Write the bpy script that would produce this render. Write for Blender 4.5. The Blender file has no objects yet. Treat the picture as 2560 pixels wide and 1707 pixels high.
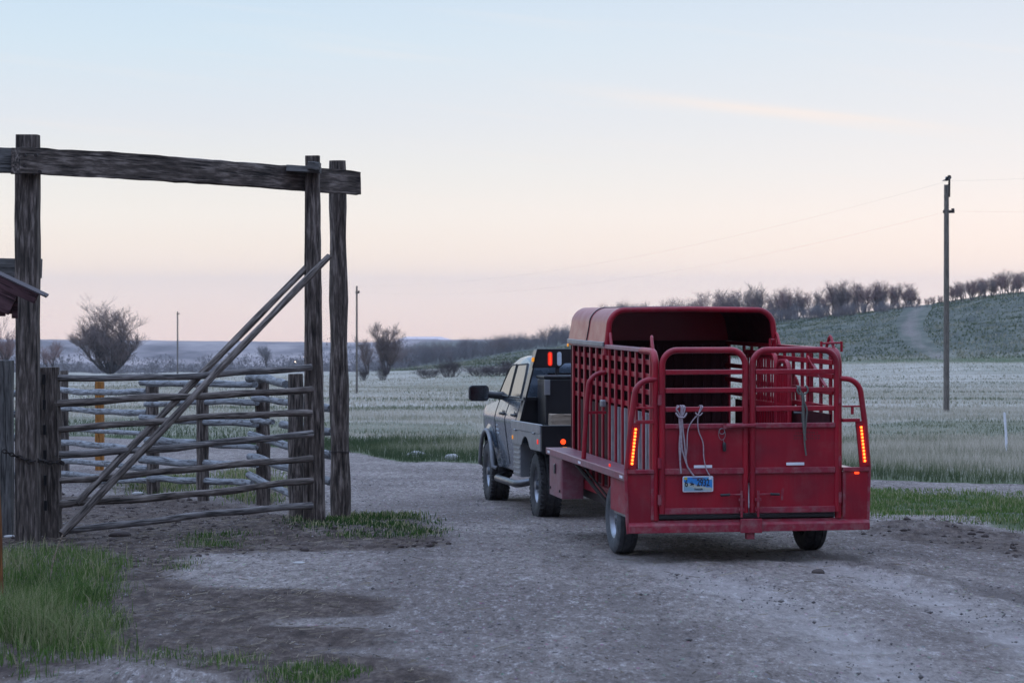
import bpy, bmesh, math, random
import numpy as np
from mathutils import Vector, Matrix, Quaternion

random.seed(7)
rng = np.random.default_rng(11)
sc = bpy.context.scene
COL = sc.collection
R = math.radians

# ------------------------------------------------------------------ camera
F = 6044.0            # focal length in photo pixels (85 mm on 36 mm)
HY = 740.0            # eye level in the photo
CAMZ = 1.9
SLOPE = 0.03          # the land falls away from the viewer
cam = bpy.data.cameras.new("camera")
cam.lens = 85.0
cam.sensor_width = 36.0
cam.shift_y = -(853.5 - HY) / 2560.0
cam.clip_start = 0.5
cam.clip_end = 30000
cam.dof.use_dof = True
cam.dof.focus_distance = 25.5
cam.dof.aperture_fstop = 6.3
co = bpy.data.objects.new("camera", cam)
COL.objects.link(co)
co.location = (0, 0, CAMZ)
co.rotation_euler = (R(90), 0, 0)
sc.camera = co

# ------------------------------------------------------------------ exposure
sc.view_settings.view_transform = 'Standard'
sc.view_settings.look = 'None'
sc.view_settings.exposure = 0.0
sc.view_settings.gamma = 1.0
sc.cycles.max_bounces = 6
sc.cycles.volume_bounces = 0
sc.cycles.use_denoising = True
sc.cycles.use_adaptive_sampling = False
sc.cycles.sample_clamp_indirect = 3.0


def lin(r, g, b):
    f = lambda c: (c / 12.92 if c <= 0.04045 else ((c + 0.055) / 1.055) ** 2.4)
    return (f(r / 255), f(g / 255), f(b / 255), 1.0)


# ------------------------------------------------------------------ sky
SUN_EL, SUN_AZ = R(1.0), R(16)     # the sun has just gone, ahead and to the right
w = bpy.data.worlds.new("World")
sc.world = w
w.use_nodes = True
nt = w.node_tree
nt.nodes.clear()


def N(t, kind, **kw):
    n = t.nodes.new(kind)
    for k, v in kw.items():
        setattr(n, k, v)
    return n


def M(t, op, a, b=None, c=None):
    n = t.nodes.new('ShaderNodeMath')
    n.operation = op
    for i, v in enumerate((a, b, c)):
        if v is None:
            continue
        if isinstance(v, (int, float)):
            n.inputs[i].default_value = v
        else:
            t.links.new(v, n.inputs[i])
    return n.outputs[0]


def ramp(t, fac, stops, interp='LINEAR'):
    n = t.nodes.new('ShaderNodeValToRGB')
    n.color_ramp.interpolation = interp
    e = n.color_ramp.elements
    while len(e) < len(stops):
        e.new(0.5)
    for i, (p, c) in enumerate(stops):
        e[i].position = p
        if isinstance(c, (int, float)):
            c = (c, c, c, 1)
        e[i].color = c if len(c) == 4 else (*c, 1)
    if fac is not None:
        t.links.new(fac, n.inputs['Fac'])
    return n.outputs['Color']


def mix(t, fac, a, b, mode='MIX'):
    n = t.nodes.new('ShaderNodeMix')
    n.data_type = 'RGBA'
    n.blend_type = mode
    for sock, v in ((n.inputs[0], fac), (n.inputs[6], a), (n.inputs[7], b)):
        if isinstance(v, (int, float)):
            sock.default_value = v
        elif isinstance(v, tuple):
            sock.default_value = v if len(v) == 4 else (*v, 1)
        else:
            t.links.new(v, sock)
    return n.outputs[2]


tc = N(nt, 'ShaderNodeTexCoord')
sep = N(nt, 'ShaderNodeSeparateXYZ')
nt.links.new(tc.outputs['Generated'], sep.inputs[0])
dx, dy, dz = sep.outputs
el = M(nt, 'MULTIPLY', M(nt, 'ARCSINE', dz), 180 / math.pi)       # elevation in degrees
fac = M(nt, 'DIVIDE', M(nt, 'ADD', el, 4.0), 94.0)


def stop(deg):
    return (deg + 4.0) / 94.0


cool = ramp(nt, fac, [
    (stop(-4), lin(150, 140, 160)), (stop(-1.2), lin(248, 218, 200)), (stop(-0.3), lin(250, 226, 207)),
    (stop(0.35), lin(246, 228, 212)), (stop(0.9), lin(248, 234, 220)), (stop(1.9), lin(246, 240, 232)), (stop(2.9), lin(238, 238, 235)),
    (stop(4.2), lin(227, 233, 240)), (stop(6.0), lin(214, 232, 245)), (stop(7.2), lin(206, 227, 245)), (stop(14), lin(178, 210, 240)),
    (stop(35), lin(170, 193, 232)), (stop(90), lin(168, 189, 229))])
warm = ramp(nt, fac, [
    (stop(-4), lin(160, 140, 140)), (stop(-1.2), lin(246, 220, 200)), (stop(-0.3), lin(250, 230, 212)),
    (stop(0.7), lin(251, 236, 222)), (stop(1.9), lin(250, 242, 235)), (stop(2.9), lin(242, 241, 240)),
    (stop(4.2), lin(234, 238, 242)), (stop(6.0), lin(224, 234, 244)), (stop(7.2), lin(216, 229, 243)), (stop(14), lin(186, 212, 240)),
    (stop(35), lin(171, 194, 232)), (stop(90), lin(168, 189, 229))])
# dusk side of the sky behind the viewer
back = ramp(nt, fac, [
    (stop(-4), lin(96, 100, 118)), (stop(0), lin(128, 134, 156)), (stop(5), lin(140, 142, 166)),
    (stop(12), lin(142, 154, 184)), (stop(30), lin(156, 176, 212)), (stop(90), lin(168, 189, 229))])
az = M(nt, 'ARCTAN2', dx, dy)
wside = N(nt, 'ShaderNodeMapRange')
nt.links.new(az, wside.inputs[0])
wside.inputs[1].default_value = -0.12
wside.inputs[2].default_value = 0.20
front = mix(nt, wside.outputs[0], cool, warm)
bk = N(nt, 'ShaderNodeMapRange')
bk.interpolation_type = 'SMOOTHSTEP'
nt.links.new(dy, bk.inputs[0])
bk.inputs[1].default_value = 0.55
bk.inputs[2].default_value = -0.6
sky = mix(nt, bk.outputs[0], front, back)
# thin high cloud: one long streak and faint bands
uu = M(nt, 'DIVIDE', dx, M(nt, 'MAXIMUM', dy, 0.02))
vv = M(nt, 'DIVIDE', dz, M(nt, 'MAXIMUM', dy, 0.02))
line = M(nt, 'SUBTRACT', vv, M(nt, 'SUBTRACT', 0.0880, M(nt, 'MULTIPLY', uu, 0.105)))
cmb = N(nt, 'ShaderNodeCombineXYZ')
nt.links.new(M(nt, 'MULTIPLY', M(nt, 'ADD', uu, M(nt, 'MULTIPLY', vv, 3.0)), 10), cmb.inputs[0])
nt.links.new(M(nt, 'MULTIPLY', M(nt, 'ADD', vv, M(nt, 'MULTIPLY', uu, 0.1)), 150), cmb.inputs[1])
nz = N(nt, 'ShaderNodeTexNoise')
nz.inputs['Scale'].default_value = 1.0
nz.inputs['Detail'].default_value = 5
nt.links.new(cmb.outputs[0], nz.inputs['Vector'])
gauss = M(nt, 'POWER', 2.718, M(nt, 'MULTIPLY', M(nt, 'POWER', M(nt, 'ABSOLUTE', M(nt, 'DIVIDE', line, 0.0027)), 2.0), -1.0))
ul = N(nt, 'ShaderNodeMapRange'); ul.interpolation_type = 'SMOOTHSTEP'
nt.links.new(uu, ul.inputs[0]); ul.inputs[1].default_value = -0.02; ul.inputs[2].default_value = 0.08
ur = N(nt, 'ShaderNodeMapRange'); ur.interpolation_type = 'SMOOTHSTEP'
nt.links.new(uu, ur.inputs[0]); ur.inputs[1].default_value = 0.225; ur.inputs[2].default_value = 0.12
streak = M(nt, 'MULTIPLY', M(nt, 'MULTIPLY', gauss, M(nt, 'MULTIPLY', ul.outputs[0], ur.outputs[0])),
           M(nt, 'MULTIPLY', nz.outputs['Fac'], 0.85))
bands = N(nt, 'ShaderNodeMapRange'); bands.interpolation_type = 'SMOOTHSTEP'
nt.links.new(nz.outputs['Fac'], bands.inputs[0]); bands.inputs[1].default_value = 0.5; bands.inputs[2].default_value = 0.9
bmask = N(nt, 'ShaderNodeMapRange'); nt.links.new(el, bmask.inputs[0])
bmask.inputs[1].default_value = 16; bmask.inputs[2].default_value = 5
cl = M(nt, 'MINIMUM', M(nt, 'ADD', streak, M(nt, 'MULTIPLY', M(nt, 'MULTIPLY', bands.outputs[0], bmask.outputs[0]), 0.30)), 1.0)
sky = mix(nt, cl, sky, lin(252, 240, 232))
bg = N(nt, 'ShaderNodeBackground')
nt.links.new(sky, bg.inputs[0])
hi = N(nt, 'ShaderNodeMapRange')
hi.interpolation_type = 'SMOOTHSTEP'
nt.links.new(el, hi.inputs[0])
hi.inputs[1].default_value = 9.0
hi.inputs[2].default_value = 50.0
hi.inputs[3].default_value = 0.99
hi.inputs[4].default_value = 3.05
low = M(nt, 'ADD', M(nt, 'MULTIPLY', M(nt, 'POWER', 2.718, M(nt, 'MULTIPLY', M(nt, 'MAXIMUM', el, 0.0), -0.75)), 0.16), 1.0)
low = M(nt, 'MULTIPLY', low, M(nt, 'SUBTRACT', 1.0, M(nt, 'MULTIPLY', M(nt, 'MULTIPLY', dx, bk.outputs[0]), 0.55)))     # the western left is lighter than the right
nt.links.new(M(nt, 'MULTIPLY', hi.outputs[0], low), bg.inputs[1])
nish = N(nt, 'ShaderNodeTexSky')
nish.sky_type = 'NISHITA'
nish.sun_disc = False
nish.sun_elevation = SUN_EL
nish.sun_rotation = SUN_AZ
bg2 = N(nt, 'ShaderNodeBackground')
nt.links.new(nish.outputs[0], bg2.inputs[0])
bg2.inputs[1].default_value = 0.004
add = N(nt, 'ShaderNodeAddShader')
nt.links.new(bg.outputs[0], add.inputs[0])
nt.links.new(bg2.outputs[0], add.inputs[1])
out = N(nt, 'ShaderNodeOutputWorld')
nt.links.new(add.outputs[0], out.inputs[0])

sl = bpy.data.lights.new("sun", 'SUN')
sl.energy = 0.10
sl.angle = R(25)
sl.color = (1.0, 0.8, 0.68)
so = bpy.data.objects.new("sun", sl)
COL.objects.link(so)
sdir = Vector((math.sin(SUN_AZ) * math.cos(R(6)), math.cos(SUN_AZ) * math.cos(R(6)), math.sin(R(6))))
so.rotation_euler = (-sdir).to_track_quat('-Z', 'Y').to_euler()


# ------------------------------------------------------------------ helpers
def P(px, py, Y):
    """photo pixel at depth Y -> world point"""
    return Vector(((px - 1280.0) / F * Y, Y, CAMZ - (py - HY) / F * Y))


def G(px, py):
    """photo pixel -> point on the falling ground plane"""
    Y = CAMZ / ((py - HY) / F - SLOPE)
    return Vector(((px - 1280.0) / F * Y, Y, -SLOPE * Y))


def hash2(ix, iy, s):
    h = (ix * 374761393 + iy * 668265263 + s * 1274126177) & 0xFFFFFFFF
    h = ((h ^ (h >> 13)) * 1103515245) & 0xFFFFFFFF
    h = (h ^ (h >> 16)) & 0xFFFFFFFF
    return (h & 0xFFFF) / 65535.0


def vnoise(x, y, s=0):
    x = np.asarray(x, float); y = np.asarray(y, float)
    ix = np.floor(x).astype(np.int64); iy = np.floor(y).astype(np.int64)
    fx = x - ix; fy = y - iy
    fx = fx * fx * (3 - 2 * fx); fy = fy * fy * (3 - 2 * fy)
    a = hash2(ix, iy, s); b = hash2(ix + 1, iy, s); c = hash2(ix, iy + 1, s); d = hash2(ix + 1, iy + 1, s)
    return (a * (1 - fx) + b * fx) * (1 - fy) + (c * (1 - fx) + d * fx) * fy


def fbm(x, y, s=0, o=4):
    v = 0; a = 0.5; t = 0
    for i in range(o):
        v = v + a * vnoise(np.asarray(x) * 2 ** i, np.asarray(y) * 2 ** i, s + i * 17); t += a; a *= 0.5
    return v / t


def tag(o, label=None, cat=None, group=None, kind=None):
    for k, v in (('label', label), ('category', cat), ('group', group), ('kind', kind)):
        if v:
            o[k] = v
    return o


def empty(name, loc, rz=0.0):
    o = bpy.data.objects.new(name, None)
    o.empty_display_size = 0.1
    COL.objects.link(o)
    o.location = loc
    o.rotation_euler = (0, 0, rz)
    return o


def link(name, me, mat, parent=None, loc=None):
    o = bpy.data.objects.new(name, me)
    COL.objects.link(o)
    if mat is not None:
        me.materials.append(mat)
    if parent is not None:
        o.parent = parent
    if loc is not None:
        o.location = loc
    return o


class MB:
    def __init__(self):
        self.v = []; self.f = []

    def add(self, vs, fs):
        k = len(self.v)
        self.v += [tuple(p) for p in vs]
        self.f += [tuple(i + k for i in f) for f in fs]

    def box(self, cx, cy, cz, sx, sy, sz, rot=None):
        vs = [Vector((x * sx / 2, y * sy / 2, z * sz / 2)) for x in (-1, 1) for y in (-1, 1) for z in (-1, 1)]
        if rot is not None:
            vs = [rot @ p for p in vs]
        vs = [p + Vector((cx, cy, cz)) for p in vs]
        self.add(vs, [(0, 1, 3, 2), (4, 6, 7, 5), (0, 4, 5, 1), (2, 3, 7, 6), (0, 2, 6, 4), (1, 5, 7, 3)])
        return self

    def bb(self, x0, x1, y0, y1, z0, z1):
        return self.box((x0 + x1) / 2, (y0 + y1) / 2, (z0 + z1) / 2, abs(x1 - x0), abs(y1 - y0), abs(z1 - z0))

    def tube(self, pts, r, n=8, cap=True, closed=False):
        pts = [Vector(p) for p in pts]
        m = len(pts)
        rs = [r] * m if isinstance(r, (int, float)) else list(r)
        tang = []
        for i in range(m):
            a = pts[max(i - 1, 0)]; b = pts[min(i + 1, m - 1)]
            if closed:
                a = pts[(i - 1) % m]; b = pts[(i + 1) % m]
            d = b - a
            tang.append(d.normalized() if d.length > 1e-9 else Vector((0, 0, 1)))
        up = Vector((0, 0, 1)) if abs(tang[0].z) < 0.9 else Vector((1, 0, 0))
        u = tang[0].cross(up).normalized()
        k = len(self.v)
        for i in range(m):
            if i:
                q = tang[i - 1].rotation_difference(tang[i])
                u = (q @ u).normalized()
            vv_ = tang[i].cross(u)
            for j in range(n):
                a = 2 * math.pi * (j + 0.5) / n
                self.v.append(tuple(pts[i] + (u * math.cos(a) + vv_ * math.sin(a)) * rs[i]))
        for i in range(m - 1 if not closed else m):
            i2 = (i + 1) % m
            for j in range(n):
                j2 = (j + 1) % n
                self.f.append((k + i * n + j, k + i * n + j2, k + i2 * n + j2, k + i2 * n + j))
        if cap and not closed:
            self.f.append(tuple(k + j for j in reversed(range(n))))
            self.f.append(tuple(k + (m - 1) * n + j for j in range(n)))
        return self

    def prism(self, poly, fn0, fn1):
        """poly: 2-D points; fn0/fn1 map (a,b) to the two end faces"""
        n = len(poly)
        vs = [fn0(a, b) for a, b in poly] + [fn1(a, b) for a, b in poly]
        fs = [tuple(reversed(range(n))), tuple(range(n, 2 * n))]
        fs += [(i, (i + 1) % n, n + (i + 1) % n, n + i) for i in range(n)]
        self.add(vs, fs)
        return self

    def px(self, poly, x0, x1):   # polygon in (y,z) extruded along x
        return self.prism(poly, lambda a, b: (x0, a, b), lambda a, b: (x1, a, b))

    def py(self, poly, y0, y1):   # polygon in (x,z) extruded along y
        return self.prism(poly, lambda a, b: (a, y0, b), lambda a, b: (a, y1, b))

    def lathe(self, prof, n=32, c=(0, 0, 0)):
        """profile of (x, r) turned about the x axis"""
        k = len(self.v); m = len(prof)
        for (x, r) in prof:
            for j in range(n):
                a = 2 * math.pi * j / n
                self.v.append((c[0] + x, c[1] + r * math.cos(a), c[2] + r * math.sin(a)))
        for i in range(m - 1):
            for j in range(n):
                j2 = (j + 1) % n
                self.f.append((k + i * n + j, k + i * n + j2, k + (i + 1) * n + j2, k + (i + 1) * n + j))
        return self

    def build(self, name, mat, parent=None, smooth=False, bevel=0.0, seg=2, angle=35):
        me = bpy.data.meshes.new(name)
        me.from_pydata(self.v, [], self.f)
        bm = bmesh.new(); bm.from_mesh(me)
        bmesh.ops.recalc_face_normals(bm, faces=bm.faces)
        bm.to_mesh(me); bm.free()
        o = link(name, me, mat, parent)
        if smooth:
            for p in me.polygons:
                p.use_smooth = True
            try:
                me.set_sharp_from_angle(angle=R(angle))
            except Exception:
                pass
        if bevel:
            b = o.modifiers.new("edge", 'BEVEL')
            b.width = bevel; b.segments = seg; b.limit_method = 'ANGLE'; b.angle_limit = R(40)
        return o


def arc(c, r, a0, a1, n, f):
    """points round an arc; f maps (a,b) to 3-D"""
    return [f(c[0] + r * math.cos(R(a0 + (a1 - a0) * i / n)), c[1] + r * math.sin(R(a0 + (a1 - a0) * i / n))) for i in range(n + 1)]


def np_mesh(name, V, faces_list, mat, attrs=None, smooth=False):
    """faces_list: arrays of shape (n,k)"""
    me = bpy.data.meshes.new(name)
    me.vertices.add(len(V))
    me.vertices.foreach_set('co', np.asarray(V, np.float32).ravel())
    loops = np.concatenate([f.ravel() for f in faces_list]).astype(np.int32)
    sizes = np.concatenate([np.full(len(f), f.shape[1]) for f in faces_list]).astype(np.int32)
    me.loops.add(len(loops))
    me.loops.foreach_set('vertex_index', loops)
    me.polygons.add(len(sizes))
    st = np.zeros(len(sizes), np.int32); st[1:] = np.cumsum(sizes)[:-1]
    me.polygons.foreach_set('loop_start', st)
    try:
        me.polygons.foreach_set('loop_total', sizes)
    except Exception:
        pass
    if smooth:
        me.polygons.foreach_set('use_smooth', np.ones(len(sizes), bool))
    for k, v in (attrs or {}).items():
        a = me.attributes.new(k, 'FLOAT', 'POINT')
        a.data.foreach_set('value', np.asarray(v, np.float32))
    me.update(calc_edges=True)
    me.validate()
    return link(name, me, mat)


# ------------------------------------------------------------------ materials
def new_mat(name):
    m = bpy.data.materials.new(name)
    m.use_nodes = True
    t = m.node_tree
    b = t.nodes['Principled BSDF']
    return m, t, b


def noise(t, vec, scale, detail=4, rough=0.55):
    n = t.nodes.new('ShaderNodeTexNoise')
    n.inputs['Scale'].default_value = scale
    n.inputs['Detail'].default_value = detail
    n.inputs['Roughness'].default_value = rough
    if vec is not None:
        t.links.new(vec, n.inputs['Vector'])
    return n.outputs['Fac']


def mapping(t, vec, scale):
    n = t.nodes.new('ShaderNodeMapping')
    n.inputs['Scale'].default_value = scale
    t.links.new(vec, n.inputs['Vector'])
    return n.outputs[0]


def bump(t, b, h, strength, dist=0.01):
    n = t.nodes.new('ShaderNodeBump')
    n.inputs['Strength'].default_value = strength
    n.inputs['Distance'].default_value = dist
    t.links.new(h, n.inputs['Height'])
    t.links.new(n.outputs[0], b.inputs['Normal'])


def rnd_coord(t):
    tcn = t.nodes.new('ShaderNodeTexCoord')
    oi = t.nodes.new('ShaderNodeObjectInfo')
    va = t.nodes.new('ShaderNodeVectorMath'); va.operation = 'ADD'
    cb = t.nodes.new('ShaderNodeCombineXYZ')
    t.links.new(M(t, 'MULTIPLY', oi.outputs['Random'], 37.0), cb.inputs[0])
    t.links.new(M(t, 'MULTIPLY', oi.outputs['Random'], 91.0), cb.inputs[1])
    t.links.new(tcn.outputs['Object'], va.inputs[0]); t.links.new(cb.outputs[0], va.inputs[1])
    return va.outputs[0], oi.outputs['Random']


def pbr(name, c1, c2=None, scale=6, rough=0.5, metal=0.0, bmp=0.0, bscale=60, coat=0.0, dust=None, dustamt=0.0, spec=0.5, wear=0.0):
    m, t, b = new_mat(name)
    v, r_ = rnd_coord(t)
    c2 = c2 or tuple(x * 0.8 for x in c1)
    n1 = noise(t, v, scale, 6)
    col = mix(t, ramp(t, n1, [(0.35, 0.0), (0.65, 1.0)]), c1, c2)
    rr = M(t, 'ADD', M(t, 'MULTIPLY', noise(t, v, scale * 3, 5), 0.25), rough - 0.12)
    if dust:
        d = ramp(t, noise(t, v, scale * 1.7, 8, 0.7), [(0.62 - dustamt * 0.4, 0.0), (0.85 - dustamt * 0.3, 1.0)])
        df = M(t, 'MULTIPLY', d, dustamt)
        col = mix(t, df, col, dust)
        rr = M(t, 'MINIMUM', M(t, 'ADD', rr, M(t, 'MULTIPLY', df, 0.5)), 1.0)
    if wear:
        stk = ramp(t, noise(t, mapping(t, v, (16, 16, 1.3)), 1.0, 6, 0.7), [(0.50, 0.0), (0.72, 1.0)])
        col = mix(t, M(t, 'MULTIPLY', stk, 0.20 * wear), col, (0.17, 0.075, 0.075))
        chip = ramp(t, noise(t, v, 34, 6, 0.75), [(0.655, 0.0), (0.69, 1.0)])
        chip = M(t, 'MULTIPLY', chip, ramp(t, noise(t, v, 2.6, 3), [(0.48, 0.0), (0.62, 1.0)]))
        col = mix(t, M(t, 'MULTIPLY', chip, 0.8 * wear), col, (0.065, 0.030, 0.024))
    t.links.new(col, b.inputs['Base Color'])
    t.links.new(rr, b.inputs['Roughness'])
    b.inputs['Metallic'].default_value = metal
    b.inputs['Specular IOR Level'].default_value = spec
    if coat:
        b.inputs['Coat Weight'].default_value = coat
        b.inputs['Coat Roughness'].default_value = 0.08
    if bmp:
        bump(t, b, noise(t, v, bscale, 4), bmp, 0.004)
    return m


def wood(name, dark, mid, light, bark=0.0, bmp=0.9, axis='X'):
    m, t, b = new_mat(name)
    v, r_ = rnd_coord(t)
    sc1 = {'X': (3.4, 26, 26), 'Z': (26, 26, 3.4)}[axis]
    sc2 = {'X': (2.2, 48, 48), 'Z': (48, 48, 2.2)}[axis]
    g = noise(t, mapping(t, v, sc1), 1.0, 8, 0.62)
    crack = ramp(t, noise(t, mapping(t, v, sc2), 1.0, 3), [(0.36, 1.0), (0.43, 0.0)])
    patch = noise(t, v, 2.2, 4)
    col = ramp(t, g, [(0.33, dark), (0.5, mid), (0.66, light)])
    col = mix(t, ramp(t, patch, [(0.35, 0.0), (0.7, 0.55)]), col, mid)
    col = mix(t, M(t, 'MULTIPLY', crack, 0.75), col, tuple(x * 0.35 for x in dark[:3]))
    if bark:
        sp = ramp(t, noise(t, mapping(t, v, {'X': (7, 16, 16), 'Z': (16, 16, 7)}[axis]), 1.0, 5, 0.7), [(0.56, 0.0), (0.63, 1.0)])
        col = mix(t, M(t, 'MULTIPLY', sp, bark), col, (0.07, 0.06, 0.055))
    col = mix(t, M(t, 'MULTIPLY', M(t, 'SUBTRACT', r_, 0.5), 0.3), col, (0.05, 0.045, 0.04))
    t.links.new(col, b.inputs['Base Color'])
    b.inputs['Roughness'].default_value = 0.85
    b.inputs['Specular IOR Level'].default_value = 0.25
    hh = M(t, 'SUBTRACT', g, M(t, 'MULTIPLY', crack, 0.6))
    bump(t, b, hh, bmp, 0.012)
    return m


def emit(name, c, s, base=(0.3, 0.02, 0.01)):
    m, t, b = new_mat(name)
    b.inputs['Base Color'].default_value = (*base, 1)
    b.inputs['Emission Color'].default_value = (*c, 1)
    b.inputs['Emission Strength'].default_value = s
    b.inputs['Roughness'].default_value = 0.25
    return m


DUST = (0.30, 0.25, 0.23)
MT = {}
MT['red'] = pbr('red_paint', (0.310, 0.0022, 0.0150), (0.190, 0.0030, 0.0145), 2.2, 0.42, 0, 0.25, 40, 0.10, (0.26, 0.16, 0.15), 0.20, 0.35, 1.0)
MT['redgloss'] = pbr('glossy_red_paint', (0.26, 0.006, 0.016), (0.22, 0.005, 0.014), 2.0, 0.32, 0, 0.0, 60, 0.12, None, 0, 0.4)
MT['reddust'] = pbr('dusty_red_paint', (0.25, 0.010, 0.026), (0.21, 0.016, 0.034), 6.0, 0.55, 0, 0.3, 60, 0, DUST, 0.42, 0.35, 1.3)
MT['deck'] = pbr('worn_pink_paint', (0.23, 0.055, 0.080), (0.19, 0.075, 0.095), 4.0, 0.36, 0.1, 0.1, 60, 0.2, (0.30, 0.26, 0.27), 0.45)
MT['shadedred'] = pbr('shaded_red_paint', (0.045, 0.004, 0.007), (0.03, 0.003, 0.005), 3.0, 0.6, 0, 0.1, 60, 0, (0.06, 0.04, 0.04), 0.2, 0.2)  # trailer red with the interior shade put into its colour
MT['alu'] = pbr('dull_aluminium', (0.32, 0.33, 0.35), (0.25, 0.26, 0.28), 5, 0.42, 0.85, 0.05, 80, 0, DUST, 0.35)
MT['silver'] = pbr('grey_metallic_paint', (0.105, 0.135, 0.175), (0.092, 0.118, 0.152), 2, 0.24, 0.6, 0, 60, 0.4, (0.15, 0.15, 0.16), 0.18)
MT['silverlow'] = pbr('muddy_silver_paint', (0.22, 0.23, 0.25), (0.17, 0.17, 0.18), 5, 0.5, 0.3, 0.1, 60, 0.0, (0.22, 0.20, 0.18), 0.6)
MT['black'] = pbr('black_plastic', (0.012, 0.012, 0.014), (0.02, 0.02, 0.022), 8, 0.42, 0, 0.1, 100, 0, (0.1, 0.09, 0.09), 0.25)
MT['blackpaint'] = pbr('black_powder_coat', (0.008, 0.008, 0.010), (0.012, 0.012, 0.014), 5, 0.35, 0, 0.05, 100, 0.3)
MT['tyre'] = pbr('tyre_rubber', (0.016, 0.016, 0.017), (0.024, 0.023, 0.023), 9, 0.8, 0, 0.4, 40, 0, (0.16, 0.15, 0.15), 0.45)
MT['tyredusty'] = pbr('dusty_tyre_rubber', (0.055, 0.06, 0.066), (0.035, 0.038, 0.042), 9, 0.85, 0, 0.3, 40, 0, (0.16, 0.155, 0.155), 0.55)
MT['chrome'] = pbr('scuffed_chrome', (0.13, 0.135, 0.15), (0.08, 0.085, 0.09), 6, 0.32, 1.0, 0, 60, 0, DUST, 0.4)
MT['rim'] = pbr('steel_rim', (0.26, 0.28, 0.31), (0.17, 0.18, 0.2), 6, 0.32, 0.8, 0, 60, 0, DUST, 0.4)
MT['glass'] = pbr('dark_tinted_glass', (0.012, 0.014, 0.017), (0.010, 0.012, 0.014), 2, 0.12, 0, 0, 60, 0, None, 0, 1.0)
MT['mirror'] = pbr('mirror_glass', (0.25, 0.30, 0.33), (0.22, 0.27, 0.30), 2, 0.12, 1.0)
MT['rope'] = pbr('pale_braided_rope', (0.36, 0.29, 0.31), (0.26, 0.20, 0.22), 40, 0.9, 0, 0.6, 160)
MT['ropedark'] = pbr('grey_green_rope', (0.13, 0.13, 0.11), (0.09, 0.09, 0.08), 40, 0.9, 0, 0.6, 160)
MT['rust'] = pbr('rusty_iron', (0.05, 0.036, 0.03), (0.035, 0.03, 0.03), 30, 0.7, 0.6, 0.4, 80)
MT['white'] = pbr('white_reflector', (0.72, 0.72, 0.75), (0.62, 0.62, 0.66), 8, 0.4)
MT['plywood'] = pbr('grey_plywood', (0.30, 0.28, 0.29), (0.22, 0.20, 0.21), 9, 0.8, 0, 0.3, 60, 0, (0.2, 0.1, 0.1), 0.3)
MT['led'] = emit('red_lamp_glow', (1.0, 0.06, 0.01), 1.9)
MT['ledhot'] = emit('red_lamp_bulb', (1.0, 0.13, 0.018), 6.5)
MT['redlens'] = emit('red_lens', (1.0, 0.03, 0.012), 0.7)
MT['amber'] = emit('amber_lens', (1.0, 0.36, 0.02), 0.55, (0.5, 0.2, 0.01))
MT['clear'] = pbr('clear_lens', (0.55, 0.60, 0.66), (0.45, 0.5, 0.56), 30, 0.15)
MT['lamp'] = emit('distant_lamp', (1.0, 0.72, 0.45), 12.0, (0.5, 0.4, 0.3))
MT['timber'] = wood('weathered_timber', (0.016, 0.012, 0.010), (0.088, 0.068, 0.057), (0.280, 0.228, 0.198))
MT['timbergrey'] = wood('grey_weathered_timber', (0.045, 0.042, 0.040), (0.120, 0.112, 0.106), (0.21, 0.20, 0.19))
MT['pole'] = wood('weathered_pole', (0.028, 0.022, 0.019), (0.138, 0.112, 0.097), (0.30, 0.255, 0.225))
MT['polegrey'] = wood('silvered_pole', (0.040, 0.035, 0.033), (0.155, 0.138, 0.130), (0.32, 0.29, 0.275))
MT['barkpole'] = wood('peeling_bark_pole', (0.10, 0.10, 0.105), (0.22, 0.225, 0.235), (0.33, 0.34, 0.355), 0.85)
MT['orangewood'] = wood('orange_stained_wood', (0.17, 0.065, 0.016), (0.30, 0.125, 0.030), (0.40, 0.19, 0.055))
MT['nail'] = pbr('galvanised_nail', (0.5, 0.5, 0.52), None, 10, 0.4, 0.6)
MT['rustwood'] = wood('rusty_brown_wood', (0.055, 0.020, 0.010), (0.15, 0.055, 0.018), (0.30, 0.125, 0.035))
MT['cutwood'] = wood('sawn_pale_wood', (0.14, 0.10, 0.07), (0.24, 0.18, 0.13), (0.33, 0.26, 0.2))
MT['redwood'] = wood('faded_red_boards', (0.030, 0.012, 0.013), (0.075, 0.036, 0.040), (0.120, 0.062, 0.066))
MT['utility'] = wood('utility_pole_wood', (0.07, 0.06, 0.05), (0.15, 0.13, 0.11), (0.22, 0.19, 0.16), 0, 0.5, 'Z')
MT['roofmetal'] = pbr('galvanised_roof', (0.060, 0.044, 0.046), (0.045, 0.034, 0.036), 3, 0.75, 0.1, 0.1, 30, 0, (0.1, 0.09, 0.08), 0.3)
MT['bark'] = pbr('tree_bark', (0.085, 0.068, 0.062), (0.055, 0.044, 0.042), 3, 0.9)
MT['twig'] = pbr('bare_twigs', (0.20, 0.148, 0.128), (0.145, 0.106, 0.094), 1.0, 0.9)
MT['twigred'] = pbr('reddish_twigs', (0.28, 0.175, 0.150), (0.20, 0.125, 0.110), 0.6, 0.9)
MT['twiggrey'] = pbr('grey_shrub_twigs', (0.19, 0.175, 0.18), (0.13, 0.12, 0.125), 0.6, 0.9)
MT['twigdark'] = pbr('dark_shrub_twigs', (0.065, 0.046, 0.046), (0.045, 0.034, 0.035), 0.8, 0.9)
MT['stone'] = pbr('pale_stone', (0.42, 0.40, 0.38), (0.32, 0.31, 0.30), 9, 0.85, 0, 0.4, 40)
MT['mud'] = pbr('dark_clods', (0.05, 0.036, 0.030), (0.075, 0.055, 0.048), 9, 0.95, 0, 0.4, 40)


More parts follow.
